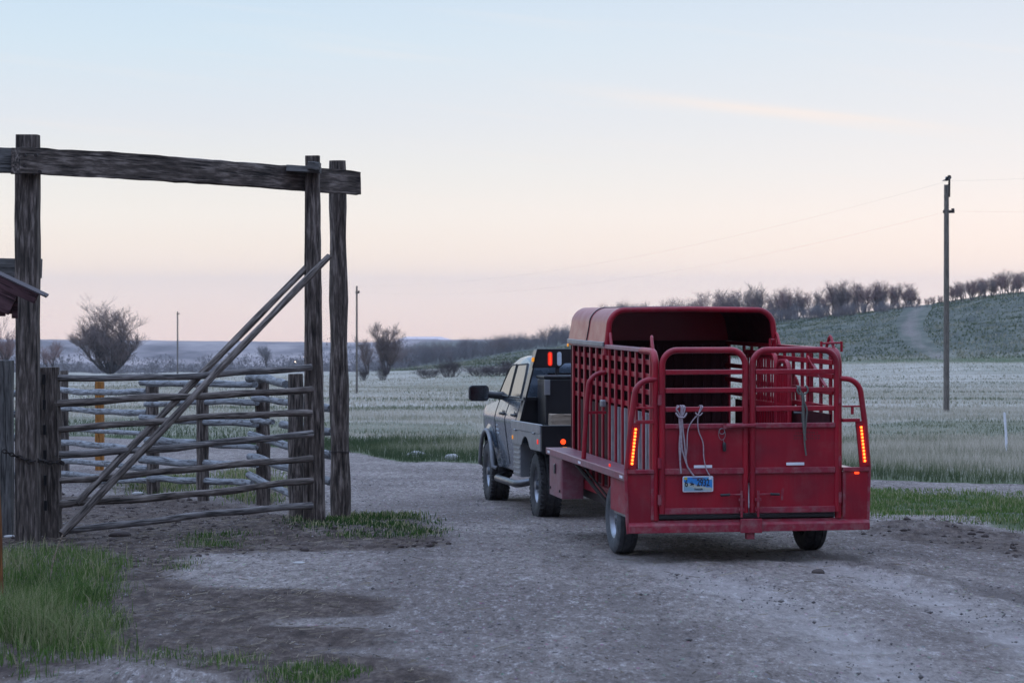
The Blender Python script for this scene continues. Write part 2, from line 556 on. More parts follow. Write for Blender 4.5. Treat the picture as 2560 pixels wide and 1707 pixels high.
def grass_mat(name, dry, green, dark):
    m, t, b = new_mat(name)
    a = N(t, 'ShaderNodeAttribute'); a.attribute_name = 'tint'
    c = ramp(t, a.outputs['Fac'], [(0.0, dry), (0.45, tuple((x + y) / 2 for x, y in zip(dry, green))), (0.7, green), (1.0, dark)])
    t.links.new(c, b.inputs['Base Color'])
    b.inputs['Roughness'].default_value = 0.8
    b.inputs['Specular IOR Level'].default_value = 0.2
    tr = N(t, 'ShaderNodeBsdfTranslucent')
    t.links.new(c, tr.inputs[0])
    ms = N(t, 'ShaderNodeMixShader'); ms.inputs[0].default_value = 0.3
    t.links.new(b.outputs[0], ms.inputs[1]); t.links.new(tr.outputs[0], ms.inputs[2])
    t.links.new(ms.outputs[0], t.nodes['Material Output'].inputs[0])
    return m


MT['meadow'] = grass_mat('meadow_grass', (0.53, 0.465, 0.385), (0.115, 0.135, 0.068), (0.050, 0.075, 0.034))
MT['lawn'] = grass_mat('fresh_grass', (0.34, 0.30, 0.18), (0.080, 0.145, 0.028), (0.028, 0.062, 0.016))
MT['straw'] = grass_mat('straw', (0.30, 0.25, 0.19), (0.16, 0.13, 0.10), (0.06, 0.05, 0.04))
MT['pebble'] = pbr('gravel_stone', (0.27, 0.24, 0.225), (0.05, 0.042, 0.04), 5, 0.9, 0, 0.4, 40)


def ground_mat():
    m, t, b = new_mat('earth_and_pasture')
    tcn = N(t, 'ShaderNodeTexCoord'); o = tcn.outputs['Object']
    at = {}
    for k in ('dirt', 'mud', 'green', 'hill', 'far', 'tone'):
        a = N(t, 'ShaderNodeAttribute'); a.attribute_name = k
        at[k] = a.outputs['Fac']
    # gravel and packed earth
    fine = noise(t, mapping(t, o, (30, 9, 1)), 1.0, 8, 0.8)
    mid_ = noise(t, mapping(t, o, (4.2, 1.7, 1)), 1.0, 8, 0.72)
    big = noise(t, mapping(t, o, (0.55, 0.28, 1)), 1.0, 6, 0.6)
    spk = noise(t, mapping(t, o, (13, 3.6, 1)), 1.0, 8, 0.78)
    peb = N(t, 'ShaderNodeTexVoronoi'); peb.inputs['Scale'].default_value = 1.0
    t.links.new(mapping(t, o, (16, 4.5, 1)), peb.inputs['Vector'])
    gcol = ramp(t, mid_, [(0.30, (0.165, 0.134, 0.118)), (0.50, (0.258, 0.216, 0.193)), (0.70, (0.355, 0.306, 0.278))])
    gcol = mix(t, ramp(t, big, [(0.38, 0.9), (0.58, 0.0)]), gcol, (0.165, 0.133, 0.120))
    gcol = mix(t, ramp(t, spk, [(0.36, 0.9), (0.47, 0.0)]), gcol, (0.085, 0.066, 0.060))
    gcol = mix(t, ramp(t, spk, [(0.55, 0.0), (0.66, 0.75)]), gcol, (0.52, 0.475, 0.455))
    gcol = mix(t, ramp(t, fine, [(0.38, 0.85), (0.48, 0.0)]), gcol, (0.075, 0.058, 0.053))
    gcol = mix(t, ramp(t, fine, [(0.56, 0.0), (0.66, 0.75)]), gcol, (0.56, 0.52, 0.50))
    gcol = mix(t, M(t, 'MULTIPLY', ramp(t, peb.outputs['Distance'], [(0.10, 1.0), (0.24, 0.0)]), 0.5), gcol, peb.outputs['Color'], 'SOFT_LIGHT')
    gcol = mix(t, M(t, 'MULTIPLY', M(t, 'MAXIMUM', at['tone'], 0.0), 0.75), gcol, mix(t, spk, (0.30, 0.26, 0.245), (0.50, 0.45, 0.425)))
    gcol = mix(t, M(t, 'MULTIPLY', M(t, 'MAXIMUM', M(t, 'MULTIPLY', at['tone'], -1.0), 0.0), 0.85), gcol, mix(t, spk, (0.050, 0.038, 0.034), (0.200, 0.165, 0.150)))
    # wet / organic soil
    mcol = ramp(t, noise(t, mapping(t, o, (9, 3, 1)), 1.0, 8, 0.78), [(0.34, (0.030, 0.020, 0.017)), (0.5, (0.078, 0.055, 0.046)), (0.66, (0.175, 0.135, 0.112))])
    mfac = ramp(t, M(t, 'ADD', at['mud'], M(t, 'MULTIPLY', M(t, 'SUBTRACT', noise(t, mapping(t, o, (3.2, 1.3, 1)), 1.0, 10, 0.82), 0.5), 2.6)), [(0.20, 0.0), (0.92, 1.0)])
    dcol = mix(t, mfac, gcol, mcol)
    # pasture seen from afar
    st = noise(t, mapping(t, o, (0.030, 0.10, 1)), 1.0, 6, 0.65)
    fn = noise(t, mapping(t, o, (0.6, 0.6, 1)), 1.0, 6, 0.7)
    pcol = ramp(t, st, [(0.30, (0.205, 0.195, 0.150)), (0.46, (0.330, 0.300, 0.248)), (0.62, (0.420, 0.375, 0.318))])
    pcol = mix(t, ramp(t, fn, [(0.35, 0.55), (0.6, 0.0)]), pcol, (0.180, 0.180, 0.140))
    pcol = mix(t, at['green'], pcol, mix(t, fn, (0.045, 0.065, 0.025), (0.095, 0.120, 0.055)))
    # hill turf with sage clumps
    hv = noise(t, mapping(t, o, (0.24, 0.10, 0.5)), 1.0, 7, 0.72)
    hcol = ramp(t, hv, [(0.36, (0.036, 0.044, 0.036)), (0.50, (0.072, 0.082, 0.064)), (0.66, (0.140, 0.142, 0.112))])
    hcol = mix(t, ramp(t, noise(t, mapping(t, o, (0.02, 0.012, 0.03)), 1.0, 4), [(0.4, 0.0), (0.65, 0.5)]), hcol, (0.115, 0.115, 0.095))
    col = mix(t, at['hill'], pcol, hcol)
    # distant mesa
    fv = noise(t, mapping(t, o, (0.010, 0.0035, 0.06)), 1.0, 6, 0.65)
    fcol = ramp(t, fv, [(0.38, (0.06, 0.048, 0.05)), (0.5, (0.19, 0.155, 0.15)), (0.62, (0.33, 0.27, 0.25))])
    col = mix(t, at['far'], col, fcol)
    dmask = ramp(t, M(t, 'ADD', at['dirt'], M(t, 'MULTIPLY', M(t, 'SUBTRACT', noise(t, mapping(t, o, (5, 2, 1)), 1.0, 7, 0.75), 0.5), 0.9)), [(0.38, 0.0), (0.62, 1.0)])
    col = mix(t, dmask, col, dcol)
    t.links.new(col, b.inputs['Base Color'])
    b.inputs['Roughness'].default_value = 0.93
    b.inputs['Specular IOR Level'].default_value = 0.15
    h = M(t, 'ADD', M(t, 'MULTIPLY', fine, 0.5), M(t, 'ADD', M(t, 'MULTIPLY', mid_, 1.0), M(t, 'MULTIPLY', noise(t, o, 14, 5, 0.7), 1.0)))
    bump(t, b, h, 1.0, 0.05)
    return m


MT['ground'] = ground_mat()

# ------------------------------------------------------------------ terrain
KX = [-2500, 300, 900, 1050, 1200, 1422, 1957, 2077, 2302, 2560, 3200, 5200]


def kz(py, Y):
    return CAMZ - (py - HY) / F * Y


def build_knots():
    K = []
    foot_y = dict(zip(KX, [935, 935, 932, 926, 917, 909, 905, 904, 902, 899, 890, 860]))
    ridge_y = dict(zip(KX, [0, 0, 0, 916, 897, 863, 802, 790, 763, 726, 660, 560]))
    foot_Y = dict(zip(KX, [520, 520, 520, 500, 480, 450, 420, 410, 395, 380, 350, 320]))
    ridge_Y = dict(zip(KX, [720, 720, 740, 760, 740, 720, 650, 630, 600, 560, 520, 500]))
    for p in KX:
        fy, fY, rY = foot_y[p], foot_Y[p], ridge_Y[p]
        if p <= 900:
            zr = kz(937, rY)
            kn = [(0, 0), (280, -8.4), (fY, kz(fy, fY)), (rY, zr), (1400, kz(938, 1400)), (2300, kz(921, 2300)), (3200, kz(847 + (p - 300) * 0.012, 3200)), (4200, -82), (5400, -108)]
        else:
            zr = kz(ridge_y[p], rY)
            kn = [(0, 0), (240, -7.2), (fY, kz(fy, fY)), (rY, zr), (rY + 300, zr - 3), (2300, min(zr - 20, -40)), (3200, -56), (4200, -82), (5400, -108)]
        K.append(kn)
    return np.array(K, float)   # (nx, nk, 2)


KN = build_knots()


def h_raw(X, Y):
    X = np.asarray(X, float); Y = np.asarray(Y, float)
    Ys = np.maximum(Y, 1.0)
    px = np.clip(1280 + F * X / np.maximum(Ys, 60.0), KX[0], KX[-1])
    ky = [np.interp(px, KX, KN[:, i, 0]) for i in range(KN.shape[1])]
    kz_ = [np.interp(px, KX, KN[:, i, 1]) for i in range(KN.shape[1])]
    z = np.where(Y <= ky[1], 0, 0) * 1.0
    for i in range(KN.shape[1] - 1):
        a, b = ky[i], ky[i + 1]
        tt = np.clip((Ys - a) / (b - a), 0, 1)
        seg = kz_[i] + (kz_[i + 1] - kz_[i]) * tt
        z = np.where((Ys >= a), seg, z)
    return np.where(Y < 100, -SLOPE * Y, z)


def in_poly(px, py, poly):
    inside = np.zeros(px.shape, bool)
    n = len(poly)
    for i in range(n):
        x1, y1 = poly[i]; x2, y2 = poly[(i + 1) % n]
        c = ((y1 > py) != (y2 > py)) & (px < (x2 - x1) * (py - y1) / (y2 - y1 + 1e-9) + x1)
        inside ^= c
    return inside


def scr(X, Y):
    """ground plane -> photo pixel (used to lay out the yard)"""
    Ys = np.maximum(Y, 6.0)
    return 1280 + F * X / Ys, HY + F * (CAMZ + SLOPE * Ys) / Ys


# yard layout on the ground (outlines read off the photo, mapped to the ground plane by G)
P_FIELD_L = [(-4000, 921), (-4000, 1092), (0, 1085), (430, 1098), (880, 1132), (1010, 1152), (1190, 1160), (1420, 1176), (1800, 1192), (2180, 1198), (2400, 1206), (2560, 1212), (7000, 1240), (7000, 921)]
P_ISLAND = [(1950, 1224), (2180, 1224), (2360, 1232), (2560, 1243), (5200, 1320), (5200, 1500), (2700, 1375), (2560, 1330), (2440, 1306), (2330, 1292), (2200, 1287), (2060, 1284), (1900, 1262)]
P_BIGGRASS = [(-900, 1395), (0, 1395), (60, 1378), (160, 1380), (280, 1404), (300, 1450), (285, 1500), (320, 1560), (330, 1605), (270, 1645), (140, 1690), (-80, 1712), (-1500, 1760)]
P_STRIP = [(330, 1632), (420, 1626), (600, 1640), (650, 1655), (560, 1664), (420, 1660), (345, 1650)]
P_STRIP2 = [(640, 1690), (740, 1664), (830, 1660), (900, 1672), (880, 1712), (640, 1730)]
P_POSTGRASS = [(730, 1306), (830, 1300), (900, 1280), (985, 1285), (1080, 1305), (1130, 1330), (1040, 1343), (930, 1346), (800, 1345), (742, 1336)]
P_TUFT = [(480, 1352), (530, 1338), (610, 1345), (625, 1362), (540, 1368)]
P_TUFT2 = [(390, 1410), (440, 1398), (480, 1404), (450, 1422)]
P_BEHIND = [(300, 1200), (360, 1192), (480, 1188), (520, 1210), (440, 1232), (330, 1236)]
P_BEHIND2 = [(540, 1186), (640, 1176), (700, 1190), (745, 1232), (690, 1262), (600, 1258), (548, 1240)]
GREENS = [P_ISLAND, P_BIGGRASS, P_STRIP, P_STRIP2, P_POSTGRASS, P_TUFT, P_TUFT2, P_BEHIND, P_BEHIND2]
P_MUD = [(-2000, 1235), (160, 1236), (430, 1240), (560, 1262), (740, 1290), (860, 1330), (1120, 1345), (1130, 1368), (900, 1372), (700, 1378), (480, 1392), (420, 1440), (520, 1470), (760, 1470), (1010, 1500), (1000, 1530), (760, 1540),
         (640, 1560), (880, 1560), (1010, 1580), (900, 1606), (700, 1612), (1000, 1640), (1130, 1680), (1150, 1720), (600, 1720), (380, 1640), (-1500, 1500)]
P_MUD2 = [(2190, 1312), (2330, 1306), (2420, 1322), (2560, 1335), (2700, 1400), (2560, 1400), (2380, 1372), (2230, 1352), (2130, 1332)]
P_LIGHT = [(480, 1378), (700, 1384), (1040, 1392), (1060, 1440), (900, 1452), (700, 1448), (520, 1420)]
P_GREENBAND = [(-900, 1046), (300, 1040), (880, 1052), (1200, 1062), (1200, 1088), (880, 1086), (300, 1082), (-900, 1080)]
P_GREENBAND2 = [(2100, 1062), (2300, 1050), (2700, 1050), (2700, 1084), (2420, 1092), (2150, 1090)]


def near_bump(X, Y):
    b = 0.045 * (fbm(X * 3.3, Y * 2.2, 13, 4) - 0.5) * np.clip((17.5 - Y) / 2, 0, 1) * (X < 0) + 0.035 * (fbm(X * 0.55, Y * 0.4, 3, 4) - 0.5) + 0.018 * (fbm(X * 3.1, Y * 2.6, 9, 3) - 0.5) * (Y < 60)
    for (px, py, hgt, rx, ry) in ((380, 1690, 0.05, 0.35, 0.18), (560, 1698, 0.04, 0.4, 0.15), (660, 1690, 0.03, 0.2, 0.12), (2330, 1326, 0.09, 0.55, 0.8), (2230, 1318, 0.05, 0.6, 0.6),
                                  (820, 1325, 0.06, 0.9, 1.0), (70, 1352, 0.06, 0.5, 0.5), (700, 1312, 0.04, 0.8, 0.6), (2480, 1300, 0.06, 1.2, 1.0)):
        g = G(px, py)
        b = b + hgt * np.exp(-((X - g.x) / rx) ** 2 - ((Y - g.y) / ry) ** 2)
    # wheel ruts that sweep round towards the trailer
    g0, g1 = G(1500, 1400), G(2560, 1600)
    for off in (-1.0, 1.05, 2.6, 3.4):
        cx = g0.x + off + 0.35 * np.maximum(24.5 - Y, 0) ** 1.25
        b = b - 0.016 * np.exp(-((X - cx) / 0.28) ** 2) * np.clip((26 - Y) / 3, 0, 1) * (0.6 + 0.8 * vnoise(X * 2, Y * 2, 5))
    return b


def H(X, Y):
    X = np.asarray(X, float); Y = np.asarray(Y, float)
    z = sum(h_raw(X, Y * k) for k in (0.93, 0.965, 1.0, 1.035, 1.07)) / 5
    z = np.where(Y < 150, -SLOPE * Y, np.where(Y < 260, (-SLOPE * Y) * (1 - (Y - 150) / 110) + z * (Y - 150) / 110, z))
    nearw = np.clip((75 - Y) / 20, 0, 1)
    z = z + near_bump(X, Y) * nearw
    midw = np.clip((Y - 45) / 60, 0, 1)
    z = z + midw * ((fbm(X * 0.05, Y * 0.03, 21, 4) - 0.5) * np.clip(Y / 300, 0.2, 2.2) * 0.9)
    z = z + np.clip((Y - 390) / 40, 0, 1) * (fbm(X * 0.25, Y * 0.2, 31, 4) - 0.5) * 0.6 * (Y < 900)
    return z


def Hs(x, y):
    return float(H(np.array([x]), np.array([y]))[0])


ys = np.concatenate([np.arange(-26, 11, 2.2), np.arange(12, 47, 0.115), 47 * 1.0115 ** np.arange(0, 415)])
ud = np.concatenate([np.linspace(-1.6, -0.34, 26), np.arange(-0.30, 0.3001, 0.0030), np.linspace(0.34, 1.6, 26)])
YY, UU = np.meshgrid(ys, ud, indexing='ij')
XX = UU * (YY + 28.0)
ZZ = H(XX, YY)
PX, PY = scr(XX, YY)
jx = (fbm(XX * 1.4, YY * 0.9, 41, 4) - 0.5) * 90
jy = (fbm(XX * 1.4 + 50, YY * 0.9, 43, 4) - 0.5) * 26
nearz = (YY > 8) & (YY < 120)
QX, QY = PX + jx, PY + jy
inG = np.zeros(XX.shape, bool)
for pl in GREENS:
    inG |= in_poly(QX, QY, pl)
inField = in_poly(PX + jx * 0.6, PY + jy * 0.35, P_FIELD_L) | (YY > 110)
dirt = (~inG & ~inField & (YY > -30)).astype(float)
dirt[YY < 8] = 0.7
mud = (in_poly(QX, QY, P_MUD) * 0.92 + in_poly(QX, QY, P_MUD2) * 0.75)
mud[in_poly(QX, QY, P_LIGHT)] = 0.0
yardg = inG & ~in_poly(QX, QY, P_ISLAND)
mud[yardg] = 0.85
dirt[yardg] = 1.0
TRACKS = [([(1900, 1385), (2069, 1405), (2300, 1478), (2560, 1590), (2800, 1720)], 0.30, -0.33, -0.030),
          ([(2060, 1386), (2216, 1413), (2330, 1432), (2401, 1455), (2537, 1489), (2700, 1535)], 0.13, 0.55, -0.028),
          ([(2150, 1372), (2330, 1392), (2560, 1440), (2700, 1480)], 0.16, 0.30, -0.02),
          ([(1560, 1385), (1760, 1440), (2020, 1540), (2280, 1720)], 0.34, -0.30, -0.026),
          ([(1430, 1390), (1520, 1460), (1640, 1560), (1760, 1720)], 0.22, 0.22, -0.016),
          ([(1080, 1330), (1010, 1420), (900, 1520), (760, 1720)], 0.25, 0.2, -0.014)]
TRZ = np.zeros(XX.shape); tone = np.zeros(XX.shape)
for pts_, wd_, dm_, dz_ in TRACKS:
    q_ = [G(*a) for a in pts_]
    dmin = np.full(XX.shape, 99.0)
    for a_, b_ in zip(q_, q_[1:]):
        vx, vy = b_.x - a_.x, b_.y - a_.y
        tt_ = np.clip(((XX - a_.x) * vx + (YY - a_.y) * vy) / (vx * vx + vy * vy), 0, 1)
        dmin = np.minimum(dmin, np.hypot(XX - a_.x - tt_ * vx, YY - a_.y - tt_ * vy))
    dmin = dmin + (fbm(XX * 2.3, YY * 2.3, 7, 3) - 0.5) * 0.22
    kk_ = np.exp(-(dmin / wd_) ** 2) * (YY > 12) * (YY < 40) * (0.45 + 1.1 * vnoise(XX * 6.5, YY * 6.5, 3))
    mud = mud + max(dm_, 0) * 0.5 * kk_
    tone = tone - dm_ * 2.2 * kk_
    TRZ += dz_ * kk_ * (dmin < 90) + 0.35 * abs(dz_) * np.exp(-((dmin - wd_ * 1.6) / (wd_ * 0.6)) ** 2) * (YY > 12) * (YY < 40)
mud = np.clip(mud, -0.3, 1.0)
ZZ = ZZ + TRZ
green = (inG * 1.0) + (in_poly(PX + jx, PY + jy * 0.5, P_GREENBAND) | in_poly(PX + jx, PY + jy * 0.5, P_GREENBAND2)) * 0.45
edgeV = np.interp(PX, [q_[0] for q_ in P_FIELD_L[1:-1]], [q_[1] for q_ in P_FIELD_L[1:-1]]) - PY
green = green + np.clip(1 - edgeV / 34.0, 0, 1) * (edgeV > -20) * (YY < 70)
PXf = 1280 + F * XX / np.maximum(YY, 60)
footY = np.interp(PXf, KX, KN[:, 2, 0])
SY = HY + F * (CAMZ - ZZ) / np.maximum(YY, 60)      # photo row of each terrain point
hillm = np.clip((YY - footY + 10) / 30, 0, 1) * np.clip((PXf - 880) / 120, 0, 1) * (YY < 2000)
green = green + (np.abs(YY - footY + 6 + 6 * (fbm(XX * .05, YY * .05, 77) - .5)) < 11) * np.clip((PXf - 2020) / 200, 0, 1) * 0.9
green = green + np.clip(fbm(XX * 0.03, YY * 0.012, 51, 3) - 0.52, 0, 1) * 1.6 * (YY > 60) * (YY < 420)
farm = np.clip((YY - 1500) / 700, 0, 1)
# the pale track that climbs the hill
tk_px = np.interp(SY, [740, 765, 790, 810, 840, 862, 880, 905], [2300, 2296, 2284, 2272, 2280, 2300, 2328, 2372])
tk_w = np.interp(SY, [740, 765, 790, 840, 880, 905], [26, 30, 42, 46, 50, 62])
track = (np.abs(PXf - tk_px + 8 * (fbm(XX * .2, YY * .1, 5) - .5)) < tk_w * 0.50) & (YY > footY - 12) & (YY < 640) & (SY < 906) & (SY > 750)
dirt = np.where(track, 0.62, dirt)
mud = np.where(track, 0.42, mud)
# soften the masks a little
for _ in range(2):
    for A in (dirt, mud, green):
        A[1:-1, 1:-1] = (A[1:-1, 1:-1] * 2 + A[:-2, 1:-1] + A[2:, 1:-1] + A[1:-1, :-2] + A[1:-1, 2:]) / 6
ny, nx = XX.shape
idx = np.arange(ny * nx).reshape(ny, nx)
quads = np.stack([idx[:-1, :-1], idx[:-1, 1:], idx[1:, 1:], idx[1:, :-1]], -1).reshape(-1, 4)
qc = lambda A: A[:-1, :-1].reshape(-1)
qd, qY, qh, qt = qc(dirt), qc(YY), qc(hillm), qc(track)
sel = {}
sel['mesa'] = qY > 2000
sel['hill_track'] = qt & ~sel['mesa']
sel['hill'] = (qh > 0.3) & ~sel['mesa'] & ~sel['hill_track']
sel['dirt_road'] = (qd > 0.5) & (qY > 8) & (qY < 120) & ~sel['hill_track']
sel['ground'] = ~(sel['mesa'] | sel['hill_track'] | sel['hill'] | sel['dirt_road'])
VV = np.stack([XX, YY, ZZ], -1).reshape(-1, 3)
for nm, s in sel.items():
    q = quads[s]
    if not len(q):
        continue
    used, inv = np.unique(q, return_inverse=True)
    o = np_mesh(nm, VV[used], [inv.reshape(-1, 4)], MT['ground'],
                dict(dirt=dirt.ravel()[used], mud=mud.ravel()[used], green=np.clip(green, 0, 1).ravel()[used], hill=hillm.ravel()[used], far=farm.ravel()[used], tone=np.clip(tone, -1, 1).ravel()[used]), True)
    o['kind'] = 'structure'
# farther butte on the skyline
mb = MB()
c = P(1075, 846, 4600)
pts = []
for i in range(41):
    a = i / 40
    hgt = 36 * min(1, a * 4.0, (1 - a) * 2.2) ** 0.8
    pts.append((c.x - 110 + a * 235, max(hgt, 0.5)))
poly = [(x, -150 + z * 0.0) for x, z in ((pts[0][0] - 80, 0), (pts[-1][0] + 80, 0))]
top = [(x, -113 + h_) for x, h_ in pts]
mb.py([(pts[0][0] - 80, -150)] + top + [(pts[-1][0] + 80, -150)], 4450, 4700)
o = mb.build('distant_mountain', pbr('haze_paled_rock', (0.62, 0.50, 0.48), (0.55, 0.44, 0.43), 0.01, 0.9)); o['kind'] = 'structure'  # paleness of distance haze is put into the rock colour


# ------------------------------------------------------------------ grass and litter
def blades(name, X, Y, h, wd, tint, mat, lean=0.35, seed=0, zoff=-0.01):
    g = np.random.default_rng(seed)
    n = len(X)
    Z = H(X, Y) + zoff
    a = g.uniform(0, 2 * np.pi, n)
    la = g.uniform(0, 2 * np.pi, n); lm = g.uniform(0.0, lean, n) * h
    ex, ey = np.cos(a) * wd / 2, np.sin(a) * wd / 2
    lx, ly = np.cos(la) * lm, np.sin(la) * lm
    V = np.zeros((n, 5, 3))
    V[:, 0] = np.stack([X - ex, Y - ey, Z], -1); V[:, 1] = np.stack([X + ex, Y + ey, Z], -1)
    V[:, 2] = np.stack([X + ex * .75 + lx * .3, Y + ey * .75 + ly * .3, Z + h * .58], -1)
    V[:, 3] = np.stack([X - ex * .75 + lx * .3, Y - ey * .75 + ly * .3, Z + h * .58], -1)
    V[:, 4] = np.stack([X + lx, Y + ly, Z + h * np.sqrt(np.clip(1 - (lm / h) ** 2 * 0.6, 0.1, 1))], -1)
    b = np.arange(n) * 5
    q = np.stack([b, b + 1, b + 2, b + 3], -1); tr = np.stack([b + 3, b + 2, b + 4], -1)
    return np_mesh(name, V.reshape(-1, 3), [q, tr], mat, dict(tint=np.repeat(tint, 5)))


def fan(n, y0, y1, um=0.30, power=1.0, seed=1):
    """random ground points, even per area, in the fan the camera and its neighbours see"""
    g = np.random.default_rng(seed)
    Y = np.sqrt(g.uniform(y0 ** 2, y1 ** 2, n))
    X = g.uniform(-um, um, n) * (Y + 8)
    return X, Y, g


def mask_field(X, Y):
    px, py = scr(X, Y)
    jx_ = (fbm(X * 1.4, Y * 0.9, 41, 4) - 0.5) * 90; jy_ = (fbm(X * 1.4 + 50, Y * 0.9, 43, 4) - 0.5) * 26
    return in_poly(px + jx_ * 0.6, py + jy_ * 0.35, P_FIELD_L), px, py, jx_, jy_


# roadside and meadow
XS, YS, HS_, WS, TS = [], [], [], [], []
for (n, y0, y1, hb, wb, sd) in ((170000, 36, 62, 0.22, 0.010, 1), (110000, 60, 120, 0.20, 0.016, 2), (80000, 118, 260, 0.20, 0.05, 3), (40000, 255, 420, 0.22, 0.10, 4)):
    X, Y, g = fan(n, y0, y1, seed=sd)
    ok, px, py, jx_, jy_ = mask_field(X, Y)
    ok |= Y > 100
    X, Y, px, py, jx_, jy_ = X[ok], Y[ok], px[ok], py[ok], jx_[ok], jy_[ok]
    patch = fbm(X * 0.5, Y * 0.28, 61, 4); strip = fbm(X * 0.03, Y * 0.22, 63, 3)
    gb = in_poly(px + jx_, py + jy_ * .5, P_GREENBAND) | in_poly(px + jx_, py + jy_ * .5, P_GREENBAND2)
    edge_y = np.interp(px, [p[0] for p in P_FIELD_L[1:-1]], [p[1] for p in P_FIELD_L[1:-1]])
    edge = np.clip((edge_y - py - 8 * (fbm(X * .7, Y * .4, 19, 3) - .3)) / 40.0, 0, 1)                 # 0 at the road, 1 a little way in
    edge = np.where(Y > 100, 1, edge)
    tall = np.clip((py - 1085) / 40, 0, 1) * edge
    h = hb * g.uniform(0.4, 1.15, len(X)) * (0.55 + 0.7 * patch) * np.where(gb, 0.6, 1) + tall * 0.22 * g.uniform(0.1, 1, len(X)) * (patch > 0.42)
    tint = np.clip(g.normal(0.12, 0.12, len(X)) + np.where(gb, 0.58 * np.clip(fbm(X * 0.25, Y * 0.12, 93, 3) * 2 - 0.3, 0, 1.3), 0) + (1 - edge) ** 0.7 * 0.85 + np.clip(strip - 0.50, 0, 1) * 2.4 + np.clip(patch - 0.6, 0, 1) * 1.2, 0, 1)
    XS.append(X); YS.append(Y); HS_.append(h); WS.append(wb * g.uniform(0.6, 1.3, len(X))); TS.append(tint)
o = blades('meadow_grass', *[np.concatenate(a) for a in (XS, YS, HS_, WS, TS)], MT['meadow'], 0.5, 5)
tag(o, 'pale dry meadow grass covering the field beyond the road', 'grass', None, 'stuff')
# hill turf
X, Y, g = fan(90000, 380, 700, 0.27, seed=8)
pxh = 1280 + F * X / Y
ok = (Y > np.interp(pxh, KX, KN[:, 2, 0]) - 5) & (pxh > 950)
X, Y, pxh = X[ok], Y[ok], pxh[ok]
sy = HY + F * (CAMZ - H(X, Y)) / Y
ok = np.abs(pxh - np.interp(sy, [740, 765, 790, 810, 840, 862, 880, 905], [2300, 2296, 2284, 2272, 2280, 2300, 2328, 2372])) > 34
X, Y = X[ok], Y[ok]
p_ = fbm(X * 0.22, Y * 0.12, 71, 4)
o = blades('hill_grass', X, Y, g.uniform(0.15, 0.55, len(X)) * (0.4 + p_), g.uniform(0.10, 0.40, len(X)),
           np.clip(g.normal(0.70, 0.09, len(X)) + (p_ < 0.47) * 0.25 - (p_ > 0.62) * 0.16, 0, 1), MT['meadow'], 0.7, 9)
tag(o, 'rough grey-green grass and sage covering the hillside', 'grass', None, 'stuff')
# yard grass
XS, YS, HS_, WS, TS = [], [], [], [], []
for (pl, n, hb, dry, tt_) in ((P_BIGGRASS, 70000, 0.14, 0.10, 0.74), (P_STRIP, 4500, 0.07, 0.12, 0.72), (P_STRIP2, 6000, 0.06, 0.14, 0.82), (P_POSTGRASS, 22000, 0.070, 0.16, 0.97), (P_TUFT, 6000, 0.08, 0.1, 0.88),
                              (P_TUFT2, 3000, 0.06, 0.2, 0.85), (P_BEHIND, 9000, 0.12, 0.3, 0.72), (P_BEHIND2, 11000, 0.12, 0.3, 0.72), (P_ISLAND, 90000, 0.075, 0.12, 0.72)):
    g = np.random.default_rng(len(pl) * 7 + n)
    q = np.array([G(max(-700, min(3000, a)), min(b, 1712))[:2] for a, b in pl])
    lo, hi = q.min(0) - 0.3, q.max(0) + 0.3
    X = g.uniform(lo[0], hi[0], n); Y = g.uniform(lo[1], hi[1], n)
    px, py = scr(X, Y)
    jx_ = (fbm(X * 1.4, Y * 0.9, 41, 4) - 0.5) * 90; jy_ = (fbm(X * 1.4 + 50, Y * 0.9, 43, 4) - 0.5) * 26
    ok = in_poly(px + jx_ + g.normal(0, 26, n), py + jy_ + g.normal(0, 7, n), pl)
    cl = fbm(X * 2.2, Y * 1.7, 81, 4)
    ok &= cl > g.uniform(0.26, 0.66, n)
    X, Y, cl = X[ok], Y[ok], cl[ok]
    isdry = g.uniform(0, 1, len(X)) < dry
    XS.append(X); YS.append(Y)
    HS_.append(hb * g.uniform(0.35, 1.1, len(X)) * (0.45 + 1.1 * cl) * np.where(isdry, 1.25, 1)); WS.append(g.uniform(0.004, 0.009, len(X)) * (1 + (Y > 27) * 0.8))
    TS.append(np.where(isdry, g.uniform(0, 0.3, len(X)), np.clip(tt_ + g.normal(0, 0.09, len(X)) + (cl - 0.5) * -0.4, 0, 1)))
o = blades('grass', *[np.concatenate(a) for a in (XS, YS, HS_, WS, TS)], MT['lawn'], 0.75, 15)
tag(o, 'short green grass growing in patches round the dirt yard', 'grass', None, 'stuff')
# long dry bunch grass by the shed corner post
g = np.random.default_rng(4)
XS, YS, HS_, TS = [], [], [], []
for (px, py, n, hb, rad, tt_) in ((20, 1585, 900, 0.40, 0.28, 0.52), (60, 1545, 800, 0.34, 0.28, 0.58), (95, 1600, 700, 0.34, 0.26, 0.56), (160, 1610, 350, 0.32, 0.34, 0.5), (110, 1480, 500, 0.26, 0.28, 0.75), (30, 1430, 160, 0.30, 0.15, 0.3), (230, 1570, 400, 0.20, 0.28, 0.65), (180, 1500, 500, 0.22, 0.32, 0.8)):
    c = G(px, py)
    a = g.uniform(0, 6.28, n); rr = rad * np.sqrt(g.uniform(0, 1, n))
    XS.append(c.x + rr * np.cos(a)); YS.append(c.y + rr * np.sin(a)); HS_.append(hb * g.uniform(0.4, 1.1, n)); TS.append(np.clip(g.normal(tt_, 0.2, n), 0, 1))
X = np.concatenate(XS)
o = blades('bunch_grass', X, np.concatenate(YS), np.concatenate(HS_), g.uniform(0.003, 0.007, len(X)), np.concatenate(TS), MT['lawn'], 0.95, 19)
tag(o, 'long half-dry bunch grass in clumps beside the rusty brown corner post', 'grass', None, 'stuff')
